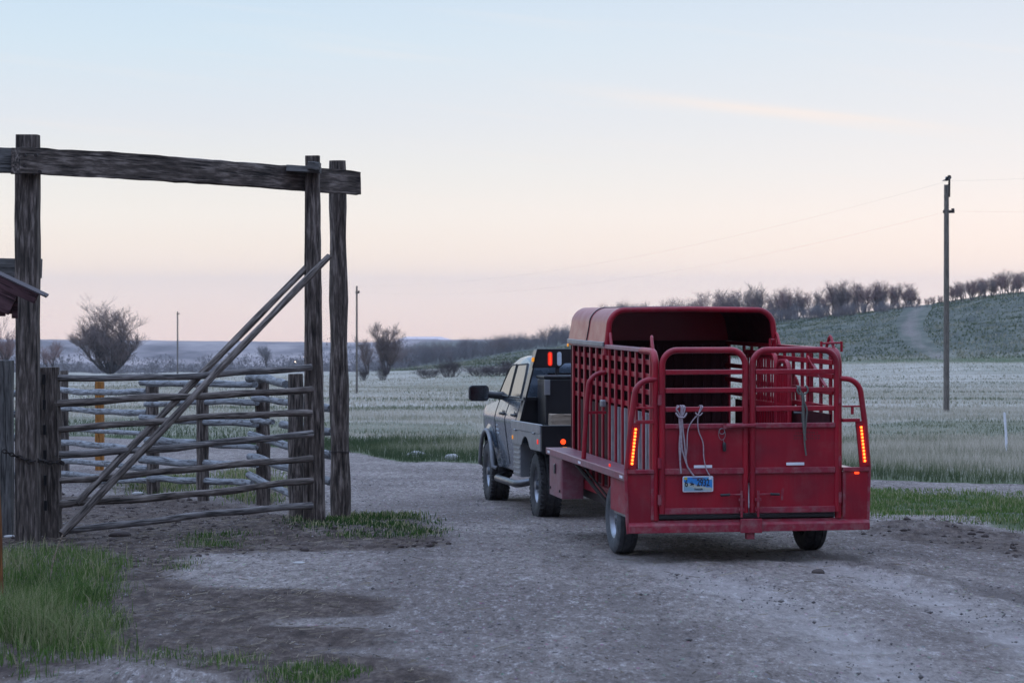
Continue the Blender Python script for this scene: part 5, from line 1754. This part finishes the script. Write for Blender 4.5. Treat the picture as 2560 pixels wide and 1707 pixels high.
# inner divider gate folded against the far wall
dg_ = empty('divider_gate', (0.80, 0, 0)); dg_.parent = TR
for (ya, yb, nb, zt) in ((1.75, 3.05, 13, 2.0), (1.25, 1.70, 6, 1.93)):
    mb = MB()
    r = 0.14
    pts = [(0, ya, 0.60)] + arc((ya + r, zt - r), r, 180, 90, 6, lambda a, b: (0, a, b)) + arc((yb - r, zt - r), r, 90, 0, 6, lambda a, b: (0, a, b)) + [(0, yb, 0.60)]
    mb.tube(pts, 0.026, 8)
    for k in range(nb):
        y = ya + 0.07 + (yb - ya - 0.14) * k / (nb - 1)
        mb.bb(-0.006, 0.006, y - 0.020, y + 0.020, 0.60, zt - 0.05)
    for z in (0.62, 1.02, 1.45):
        mb.bb(-0.026, 0.0135, ya + 0.02, yb - 0.02, z - 0.03, z + 0.03)
    mb.build('gate_leaf', red, dg_, True, angle=40)
mb = MB(); mb.bb(0.70, 0.86, 0.62, 0.92, 0.56, 1.20); mb.tube([(0.78, 0.7, 1.2), (0.78, 0.7, 1.42), (0.70, 0.75, 1.42)], 0.02, 6); mb.build('saddle_rack', MT['black'], TR, False, 0.02)

# --- ropes, lock, keys hung on the gates (things of their own, in trailer space)
TM = Matrix.Translation(TR.location) @ Matrix.Rotation(TH, 4, 'Z')
tw = lambda p: TM @ Vector(p)


def smooth(pts, k=6):
    pts = [Vector(p) for p in pts]; out_ = []
    for i in range(len(pts) - 1):
        p0, p1, p2, p3 = pts[max(i - 1, 0)], pts[i], pts[i + 1], pts[min(i + 2, len(pts) - 1)]
        for j in range(k):
            t = j / k
            out_.append(0.5 * ((2 * p1) + (p2 - p0) * t + (2 * p0 - 5 * p1 + 4 * p2 - p3) * t * t + (3 * p1 - p0 - 3 * p2 + p3) * t ** 3))
    out_.append(pts[-1]); return out_


def rope(name, strands, r, mat, label):
    mb = MB()
    for s in strands:
        mb.tube(smooth([tw(p) for p in s]), r, 7)
    o = mb.build(name, mat, None, True)
    return tag(o, label, 'rope', 'ropes hung on the trailer gates')


Zx = lambda x, y, d=-0.088: ((x - 1112) / 594.0, d, (1577 - y) / 603.0)     # crop pixel -> gate plane
over = lambda x: [(Zx(x, 650)[0], 0.0, Zx(x, 650)[2] - 0.05), (Zx(x, 650)[0], -0.03, 1.536), (Zx(x, 650)[0] + 0.004, -0.080, 1.532)]
rope('rope', [over(684) + [Zx(672, 668), Zx(690, 700), Zx(697, 780), Zx(690, 900), Zx(700, 1048)],
              over(700) + [Zx(700, 700), Zx(702, 800), Zx(706, 900), Zx(722, 960), Zx(732, 990)],
              over(712) + [Zx(706, 690), Zx(708, 760), Zx(720, 860), Zx(732, 985), Zx(752, 1030), Zx(776, 1062, -0.096)],
              over(720) + [Zx(722, 668), Zx(712, 700), Zx(690, 720), Zx(700, 850), Zx(695, 960), Zx(700, 1040)],
              [Zx(668, 688), Zx(684, 712, -0.105), Zx(700, 716, -0.108), Zx(718, 712, -0.105), Zx(734, 690)]], 0.0085, MT['rope'], 'thick pale rope in several hanging strands tied to a gate bar above the licence plate')
rope('rope', [over(828) + [Zx(820, 672), Zx(800, 700), Zx(762, 745), Zx(740, 800), Zx(735, 900), Zx(728, 960)],
              over(818) + [Zx(806, 690), Zx(800, 740), Zx(806, 800), Zx(832, 870), Zx(836, 950), Zx(850, 1020), Zx(872, 1064, -0.096)],
              [Zx(786, 688), Zx(796, 702, -0.1), Zx(812, 704, -0.1), Zx(828, 690)]], 0.006, MT['rope'], 'thin pale rope knotted once on the bar beside the thick rope, two loose ends')
ov2 = lambda x: [(Zx(x, 540)[0], 0.0, 1.68), (Zx(x, 540)[0], -0.03, 1.722), (Zx(x, 540)[0], -0.080, 1.717)]
rope('rope', [ov2(1410) + [Zx(1402, 560), Zx(1412, 580), Zx(1432, 590), Zx(1440, 640), Zx(1444, 760), Zx(1446, 860), Zx(1456, 950)],
              ov2(1464) + [Zx(1468, 560), Zx(1456, 580), Zx(1440, 590), Zx(1434, 660), Zx(1438, 760), Zx(1448, 858)],
              ov2(1418) + [Zx(1420, 566), Zx(1436, 585), Zx(1448, 640), Zx(1462, 680), Zx(1456, 740), Zx(1448, 840)],
              [Zx(1430, 590, -0.1), Zx(1436, 700, -0.1), Zx(1442, 800, -0.1), Zx(1450, 860, -0.1)]], 0.009, MT['ropedark'], 'grey-green lead rope bundled and hanging from the upper bar of the gate')
mb = MB()
c = Vector(Zx(945, 800, -0.09))
mb.tube([tw(c + Vector((0.028 * math.cos(a), 0.004 * math.sin(2 * a), 0.028 * math.sin(a)))) for a in [k * math.pi / 8 for k in range(16)]], 0.004, 6, closed=True)
mb.tube([tw(c + Vector((0.035 * math.cos(a), -0.003, -0.03 + 0.055 * math.sin(a)))) for a in [k * math.pi / 8 for k in range(16)]], 0.0025, 6, closed=True)
mb.tube([tw(Zx(952, 850, -0.09)), tw(Zx(958, 868, -0.09))], 0.003, 6)
o = mb.build('wire_ring', MT['alu'], None, True); tag(o, 'twisted wire ring hanging from the gate latch bar', 'ring')
mb = MB(); mb.tube([tw(Zx(959, 866, -0.085)), tw(Zx(960, 874, -0.085)), tw(Zx(961, 912, -0.085)), tw(Zx(961, 920, -0.085))], [0.012, 0.019, 0.019, 0.013], 8)
o = mb.build('rubber_grip', MT['black'], None, True, angle=50); tag(o, 'dark ribbed rubber grip dangling below the wire ring', 'grip')

# ------------------------------------------------------------------ flatbed pickup
KH = R(9.5)
kx, ky = 1.306, 31.27
TK = empty('pickup_truck', (kx, ky, -0.962), KH)
TK.rotation_euler = (R(-1.35), 0, KH)
tag(TK, 'silver crew-cab pickup with a flatbed and black headache rack, towing the trailer', 'pickup truck')
silver, slow = MT['silver'], MT['silverlow']


def halfw(z, y):
    """half width of the lower body at height z"""
    wv = np.interp(z, [0.48, 0.60, 0.85, 1.08, 1.20, 1.26, 1.36, 1.50], [0.915, 0.940, 0.975, 1.002, 1.016, 1.010, 0.975, 0.925])
    return wv * np.interp(y, [1.3, 4.3, 4.75, 4.95], [1.0, 1.0, 0.95, 0.86])


ysta = np.concatenate([np.linspace(1.38, 3.2, 15), np.linspace(3.28, 4.52, 26), np.linspace(4.6, 4.95, 6)])
body = MB(); rows = []
for y in ysta:
    zt = np.interp(y, [1.38, 3.1, 3.35, 4.4, 4.8, 4.95], [1.50, 1.50, 1.46, 1.36, 1.28, 1.12])
    zb = np.interp(y, [1.38, 3.2, 4.5, 4.95], [0.52, 0.52, 0.55, 0.60])
    d_ = abs(y - 3.9)
    if d_ < 0.56:
        zb = max(zb, 0.42 + math.sqrt(max(0.56 ** 2 - d_ ** 2, 0)) * 1.0)
    zs = zb + (zt - zb) * np.linspace(0, 1, 12)
    left = [(-halfw(z, y) - (0.035 if d_ < 0.68 and z < zb + 0.09 else 0.0), y, z) for z in zs]
    hw_ = halfw(zt, y)
    top = [(-hw_ + 0.06, y, zt + 0.022), (-hw_ * 0.5, y, zt + 0.045), (0, y, zt + 0.055), (hw_ * 0.5, y, zt + 0.045), (hw_ - 0.06, y, zt + 0.022)]
    rows.append(left + top + [(-a, b, c) for a, b, c in reversed(left)])
nr = len(rows[0])
body.v = [p for r_ in rows for p in r_]
for i in range(len(rows) - 1):
    for j in range(nr - 1):
        body.f.append((i * nr + j, i * nr + j + 1, (i + 1) * nr + j + 1, (i + 1) * nr + j))
body.f.append(tuple(range(nr))); body.f.append(tuple((len(rows) - 1) * nr + j for j in reversed(range(nr))))
bo = body.build('body', silver, TK, True, angle=50)
# greenhouse
gh = MB(); rows = []
zs = np.array([1.49, 1.63, 1.82, 1.98, 2.055, 2.09])
fr = [0, 0.25, 0.55, 0.82, 0.94, 1.0]
for k, z in enumerate(zs):
    t = fr[k]
    hw_ = 0.945 - 0.155 * t - (0.05 if k >= 4 else 0) - (0.07 if k == 5 else 0)
    yr = 1.40 + 0.10 * t + (0.03 if k >= 4 else 0) + (0.06 if k == 5 else 0)
    yf = 3.52 - 0.62 * t - (0.06 if k >= 4 else 0) - (0.10 if k == 5 else 0)
    rows.append([(-hw_, yr, z), (-hw_, (yr + yf) / 2, z), (-hw_ * 0.97, yf - 0.05, z), (-hw_ * 0.6, yf + 0.06, z), (0, yf + 0.09, z), (hw_ * 0.6, yf + 0.06, z), (hw_ * 0.97, yf - 0.05, z), (hw_, (yr + yf) / 2, z), (hw_, yr, z), (0, yr - 0.03, z)])
nr = 10
gh.v = [p for r_ in rows for p in r_]
for i in range(len(rows) - 1):
    for j in range(nr):
        gh.f.append((i * nr + j, i * nr + (j + 1) % nr, (i + 1) * nr + (j + 1) % nr, (i + 1) * nr + j))
gh.f.append(tuple((len(rows) - 1) * nr + j for j in range(nr)))
gho = gh.build('cab_roof', silver, TK, True, angle=60)


def ghx(z):
    t = np.interp(z, zs, fr)
    return 0.945 - 0.155 * t


def window(name, pts, s, proud=0.004, mat=None, th_=0.006):
    mb = MB()
    n = len(pts)
    mb.prism(pts, lambda a, b: (s * (ghx(b) + proud), a, b), lambda a, b: (s * (ghx(b) + proud + th_), a, b))
    return mb.build(name, mat or MT['glass'], TK, False)


def seal(pts, s):
    mb = MB(); mb.tube([(s * (ghx(b) + 0.006), a, b) for a, b in pts], 0.014, 6, closed=True); return mb


for s in (-1, 1):
    rear_w = [(1.54, 1.525), (2.42, 1.525), (2.42, 1.75), (2.40, 1.965), (1.66, 1.98), (1.59, 1.84)]
    front_w = [(2.51, 1.525), (3.38, 1.53), (3.22, 1.72), (3.00, 1.91), (2.88, 1.955), (2.51, 1.97)]
    for wn in (rear_w, front_w):
        o = window('window', wn, s)
        seal(wn, s).build('window_seal', MT['black'], o, True)
    # doors: shut lines, handles
    for yy_ in (1.52, 2.445, 3.32):
        mb = MB(); mb.tube([(s * (halfw(z, yy_) + 0.0015), yy_, z) for z in np.linspace(0.60, 1.47, 12)], 0.005, 5)
        mb.build('door_seam', MT['blackpaint'], bo)
    for yh in (1.68, 2.66):
        mb = MB()
        mb.tube([(s * (halfw(1.29, yh) + 0.002), yh - 0.11, 1.285), (s * (halfw(1.29, yh) + 0.035), yh - 0.06, 1.29), (s * (halfw(1.29, yh) + 0.037), yh + 0.06, 1.29), (s * (halfw(1.29, yh) + 0.002), yh + 0.11, 1.285)], 0.019, 8)
        mb.tube([(s * (halfw(1.285, yh) - 0.004), yh, 1.285), (s * (halfw(1.285, yh) + 0.004), yh, 1.285)], 0.055, 12)
        mb.build('door_handle', MT['black'], TK, True, angle=50)
    # wheel-arch lip
    mb = MB()
    aw = [(s * (1.035 + 0.012), 3.9 + 0.60 * math.cos(R(a)), 0.42 + 0.60 * math.sin(R(a))) for a in range(10, 171, 8)]
    mb.tube([(s * 0.995, aw[0][1] + 0.03, 0.50)] + aw + [(s * 0.995, aw[-1][1] - 0.03, 0.50)], 0.030, 8)
    mb.build('arch_flare', slow, TK, True, angle=60)
    # tow mirror
    m_ = empty('mirror', (s * 0.93, 3.12, 1.565)); m_.parent = TK
    mb = MB(); mb.tube([(s * -0.06, 0, -0.04), (s * 0.10, 0.0, -0.035), (s * 0.22, -0.01, -0.02)], [0.07, 0.052, 0.05], 8); mb.build('mirror_arm', MT['black'], m_, True, angle=50)
    rr_ = [(a + s * 0.345, b) for a, b in rrect(0.29, 0.225, 0.055, 6)]
    mb = MB(); n = len(rr_)
    rings = [(-0.045, 0.96), (-0.03, 1.0), (0.03, 0.97), (0.085, 0.72), (0.10, 0.3)]
    cx_ = s * 0.345
    for (yy_, k) in rings:
        mb.v += [(cx_ + (a - cx_) * k, yy_, b * k) for a, b in rr_]
    for i in range(len(rings) - 1):
        for j in range(n):
            mb.f.append((i * n + j, i * n + (j + 1) % n, (i + 1) * n + (j + 1) % n, (i + 1) * n + j))
    mb.f.append(tuple(range(n))); mb.f.append(tuple(4 * n + j for j in range(n)))
    mb.build('mirror_shell', MT['black'], m_, True, angle=50)
    mb = MB(); mb.py([(s * 0.375 + a, b) for a, b in rrect(0.185, 0.175, 0.03)], -0.052, -0.0475); mb.build('mirror_glass', MT['mirror'], m_)
    mb = MB(); mb.py([(s * 0.375 + s * 0.00 + (0 if s > 0 else 0) + s * 0.0 + (s * -0.0) + a + s * 0.0 if False else s * 0.245 + a, b) for a, b in rrect(0.055, 0.165, 0.02)], -0.052, -0.0475); mb.build('mirror_glass', MT['mirror'], m_)
    # step tube
    mb = MB(); mb.tube([(s * 0.80, 3.28, 0.42), (s * 0.98, 3.18, 0.38), (s * 1.02, 3.05, 0.37), (s * 1.02, 1.5, 0.37), (s * 0.97, 1.36, 0.38), (s * 0.8, 1.25, 0.42)], 0.050, 10)
    mb.build('step_tube', MT['chrome'], TK, True, angle=60)
    # front lamps
    mb = MB(); mb.bb(s * 0.55, s * 0.84, 4.80, 4.955, 0.92, 1.12); mb.build('headlight', MT['clear'], TK, False, 0.03)
mb = MB(); mb.bb(-0.93, 0.93, 4.86, 5.08, 0.55, 0.78); mb.build('front_bumper', MT['chrome'], TK, False, 0.05)
mb = MB(); mb.bb(-0.50, 0.50, 4.90, 4.985, 0.82, 1.16); mb.build('radiator_grille', MT['black'], TK, False, 0.03)
mb = MB(); mb.bb(-0.60, 0.60, 1.352, 1.366, 1.55, 1.86); mb.build('window', MT['glass'], TK)
# pale badge smear on the front door
mb = MB()
gq = random.Random(8)
for z, n in ((1.115, 5), (1.06, 7), (1.01, 7)):
    for k in range(n):
        y = 3.24 - k * 0.032
        mb.bb(-halfw(z, y) - 0.0052, -halfw(z, y) - 0.002, y - 0.012, y + 0.008, z - 0.016, z + gq.uniform(0.008, 0.018))
mb.build('badge', MT['clear'], TK)
# frame rails, axle
mb = MB()
for s in (-1, 1):
    mb.bb(s * 0.42 - 0.035, s * 0.42 + 0.035, -0.85, 4.7, 0.58, 0.76)
mb.tube([(-0.9, 0, 0.43), (0.9, 0, 0.43)], 0.06, 8); mb.tube([(-0.12, 0, 0.43), (0.12, 0, 0.43)], 0.17, 10); mb.tube([(-0.85, 3.9, 0.43), (0.85, 3.9, 0.43)], 0.05, 8)
mb.tube([(0, 0.1, 0.45), (0, 3.2, 0.6)], 0.05, 8)
mb.build('chassis', MT['black'], TK, True, angle=40)
mb = MB(); mb.bb(-0.86, 0.86, 3.42, 4.42, 0.80, 1.22); mb.bb(-0.88, 0.88, 1.42, 3.38, 0.50, 0.56); mb.build('underbody', MT['blackpaint'], TK)
# wheels
def truck_wheel(x, y, s, wd, name='wheel'):
    we = empty(name, (x, y, 0.43)); we.parent = TK
    h = wd / 2
    tb = MB()
    tb.lathe([(-h * 0.78, 0.225), (-h * 0.96, 0.27), (-h, 0.33), (-h * 0.95, 0.39), (-h * 0.82, 0.42), (-h * 0.5, 0.43), (-h * 0.44, 0.417), (-h * 0.3, 0.417), (-h * 0.24, 0.432), (h * 0.24, 0.432), (h * 0.3, 0.417), (h * 0.44, 0.417), (h * 0.5, 0.43), (h * 0.82, 0.42), (h * 0.95, 0.39), (h, 0.33), (h * 0.96, 0.27), (h * 0.78, 0.225)], 44)
    for k in range(44):   # shoulder lugs
        a = k * 2 * math.pi / 44
        for sd in (-1, 1):
            rot = Matrix.Rotation(a, 3, 'X')
            cpt = rot @ Vector((sd * h * 0.80, 0.426, 0))
            tb.box(cpt.x, cpt.y, cpt.z, h * 0.34, 0.022, 0.034, rot)
    tb.build('tyre', MT['tyre'], we, True, angle=25)
    rb = MB()
    rb.lathe([(s * h * 0.80, 0.235), (s * h * 0.70, 0.225), (s * h * 0.45, 0.205), (s * h * 0.30, 0.15), (s * h * 0.55, 0.10), (s * h * 0.62, 0.06), (s * h * 0.95, 0.055), (s * h * 0.97, 0.0)], 32)
    for k in range(8):
        a = k * math.pi / 4
        rb.tube([(s * h * 0.34, 0.165 * math.cos(a), 0.165 * math.sin(a)), (s * h * 0.48, 0.165 * math.cos(a), 0.165 * math.sin(a))], 0.035, 8)
        rb.tube([(s * h * 0.5, 0.085 * math.cos(a + .2), 0.085 * math.sin(a + .2)), (s * h * 0.72, 0.085 * math.cos(a + .2), 0.085 * math.sin(a + .2))], 0.012, 6)
    rb.build('rim', MT['rim'], we, True, angle=40)
    return we


for s in (-1, 1):
    truck_wheel(s * 0.90, 3.9, s, 0.285)
    truck_wheel(s * 0.885, 0, s, 0.285)
# flatbed
bed = empty('flatbed', (0, 0, 0)); bed.parent = TK
mb = MB(); mb.bb(-1.08, 1.08, -0.90, 1.27, 1.10, 1.14); mb.build('deck', MT['black'], bed, False, 0.004)
for s in (-1, 1):
    mb = MB(); mb.bb(s * 1.082, s * 1.12, -0.90, 1.27, 1.115, 1.235); mb.build('side_rail', MT['alu'], bed, False, 0.008)
    mb = MB()
    arch = [(0.62, 0.93)] + [(0.22 + 0.36 * math.cos(R(a)), 0.78 + 0.27 * math.sin(R(a)) * 1.0) for a in range(34, 147, 8)] + [(-0.20, 0.90)]
    mb.px([(1.26, 1.112), (1.26, 0.93)] + arch + [(-0.895, 0.90), (-0.895, 1.112)], s * 1.09, s * 1.112)
    sk = mb.build('skirt', MT['alu'], bed, False, 0.004)
    mb = MB(); mb.bb(s * 1.1125, s * 1.122, -0.76, -0.70, 0.985, 1.045); mb.build('marker_lamp', MT['redlens'], bed, False, 0.004)
    mb = MB(); mb.bb(s * 1.1125, s * 1.122, 1.14, 1.20, 0.985, 1.035); mb.build('marker_lamp', MT['amber'], bed, False, 0.004)
    for y in (0.95, -0.45):
        mb = MB(); mb.tube([(s * 1.121, y - 0.07, 1.113), (s * 1.135, y, 1.113), (s * 1.121, y + 0.07, 1.113)], 0.012, 6)
        mb.build('tie_rail', MT['alu'], bed, True)
    # steel step box ahead of the rear wheel
    mb = MB(); mb.bb(s * 0.86, s * 1.09, 0.72, 1.24, 0.50, 0.925)
    for k in range(6):
        mb.bb(s * 1.0905, s * 1.10, 0.74, 1.22, 0.53 + k * 0.065, 0.56 + k * 0.065)
    mb.build('side_box', MT['alu'], bed, False, 0.006)
mb = MB(); mb.bb(-1.105, 1.105, -0.945, -0.905, 0.90, 1.225); tsk = mb.build('tail_skirt', MT['blackpaint'], bed, False, 0.006)
for s in (-1, 1):
    mb = MB()
    mb.lathe([(0.0, 0.034), (0.012, 0.03), (0.018, 0.0)], 20)
    mb.v = [(s * 0.83 + b, -0.946 - a, 1.02 + c) for a, b, c in mb.v]
    mb.build('tail_lamp', MT['led'], tsk, True)
    mb = MB(); mb.bb(s * 0.81 - 0.03, s * 0.81 + 0.03, -0.956, -0.946, 0.925, 0.955); mb.build('marker_lamp', MT['amber'], tsk, False, 0.004)
# headache rack
rk = empty('headache_rack', (0, 0, 0)); rk.parent = TK
mb = MB()
hd = [(-0.80, 2.185), (0.80, 2.185), (0.87, 1.93), (0.50, 1.93), (0.42, 1.99), (-0.42, 1.99), (-0.50, 1.93), (-0.87, 1.93)]
mb.py(hd, 1.06, 1.085); hdo = mb.build('header', MT['blackpaint'], rk, False, 0.006)
for s in (-1, 1):
    mb = MB()
    mb.prism([(-0.0, 0), (1, 0), (1, 1), (0, 1)], lambda a, b: (s * ((1.06 if b == 0 else 0.80)), 1.06 + a * 0.26, 1.14 + b * 1.03), lambda a, b: (s * ((1.035 if b == 0 else 0.775)), 1.06 + a * 0.26, 1.14 + b * 1.03))
    mb.build('side_plate', MT['blackpaint'], rk, False, 0.004)
mb = MB()
for x in (-0.52, 0.0, 0.52):
    mb.bb(x - 0.025, x + 0.025, 1.09, 1.13, 1.14, 1.97)
mb.bb(-0.98, 0.98, 1.09, 1.13, 1.50, 1.54)
mb.bb(-0.99, 0.99, 1.20, 1.225, 1.141, 1.50)
mb.build('upright', MT['blackpaint'], rk, False, 0.004)
for s in (-1, 1):
    mb = MB(); mb.py([(s * 0.625 + a, 2.05 + b) for a, b in rrect(0.058, 0.185, 0.028)], 1.045, 1.058); lq = mb.build('tail_lamp', MT['redlens'], hdo)
    for k in range(7):
        mb = MB()
        z = 1.985 + k * 0.0215
        mb.tube([(s * 0.625, 1.0445, z), (s * 0.625, 1.040, z)], [0.009, 0.002], 8)
        mb.build('bulb', MT['led'], lq, True)
    mb = MB(); mb.py([(s * 0.50 + a, 2.05 + b) for a, b in rrect(0.058, 0.185, 0.028)], 1.045, 1.058); mb.build('reversing_lamp', MT['clear'], hdo)
    mb = MB(); mb.bb(s * 0.835, s * 0.865, 1.06, 1.12, 2.01, 2.07); mb.build('marker_lamp', MT['amber'], hdo, False, 0.006)
# black tool chest across the bed
mb = MB(); mb.bb(-0.80, 0.80, 0.45, 1.04, 1.142, 1.79); ch = mb.build('tool_chest', MT['blackpaint'], TK, False, 0.015)
mb = MB(); mb.bb(-0.82, 0.82, 0.43, 1.045, 1.795, 1.835); mb.build('chest_lid', MT['black'], ch, False, 0.012)
mb = MB(); mb.bb(-0.815, -0.74, 0.425, 0.448, 1.58, 1.78); mb.build('corner_glint', MT['alu'], ch, False, 0.004)  # pale plate stands in for light reflected on the chest corner
mb = MB(); mb.bb(-0.33, -0.31, 0.435, 0.449, 1.56, 1.63); mb.build('latch', MT['chrome'], ch, False, 0.004)
# cargo lying on the bed
KM = Matrix.Translation(TK.location) @ Matrix.Rotation(KH, 4, 'Z') @ Matrix.Rotation(R(-1.35), 4, 'X')
kw_ = lambda p: KM @ Vector(p)
o = beam('wood_block', kw_((-0.86, -0.20, 1.245)), kw_((0.05, -0.24, 1.245)), 0.30, 0.20, MT['cutwood'], None, None, 71, 0.1, 8, 0.006); tag(o, 'grey sawn wood block on the flatbed, the one further in', 'wood block')
o = beam('wood_block', kw_((-0.62, -0.66, 1.215)), kw_((0.35, -0.62, 1.215)), 0.24, 0.14, MT['cutwood'], None, None, 73, 0.08, 8, 0.005); tag(o, 'brown plank block at the tail edge of the flatbed', 'wood block')
# tall dead stalk by the gate
c = G(120, 1480)
mb = MB()
mb.tube(smooth([(c.x, c.y, Hs(c.x, c.y)), tuple(P(134, 1400, c.y + .05)), tuple(P(150, 1352, c.y + .1)), tuple(P(158, 1335, c.y + .12))]), [0.006] * 18 + [0.003], 5)
mb.tube([P(152, 1348, c.y + .1), P(180, 1338, c.y + .1)], 0.003, 4)
o = mb.build('dry_stalk', MT['cutwood'], None, True); tag(o, 'single tall dry weed stalk in the grass before the gate', 'weed')

# ------------------------------------------------------------------ air
hz = MB(); hz.bb(-9800, 9800, -60, 5700, -165, 45)
o = hz.build('haze', None); o['kind'] = 'stuff'
o.display_type = 'WIRE'
m = bpy.data.materials.new('haze'); m.use_nodes = True
t = m.node_tree; t.nodes.clear()
ou = N(t, 'ShaderNodeOutputMaterial'); pv = N(t, 'ShaderNodeVolumePrincipled')
pv.inputs['Color'].default_value = (0.84, 0.86, 0.94, 1)
pv.inputs['Density'].default_value = 0.00009
pv.inputs['Anisotropy'].default_value = 0.2
t.links.new(pv.outputs[0], ou.inputs['Volume'])
o.data.materials.append(m)
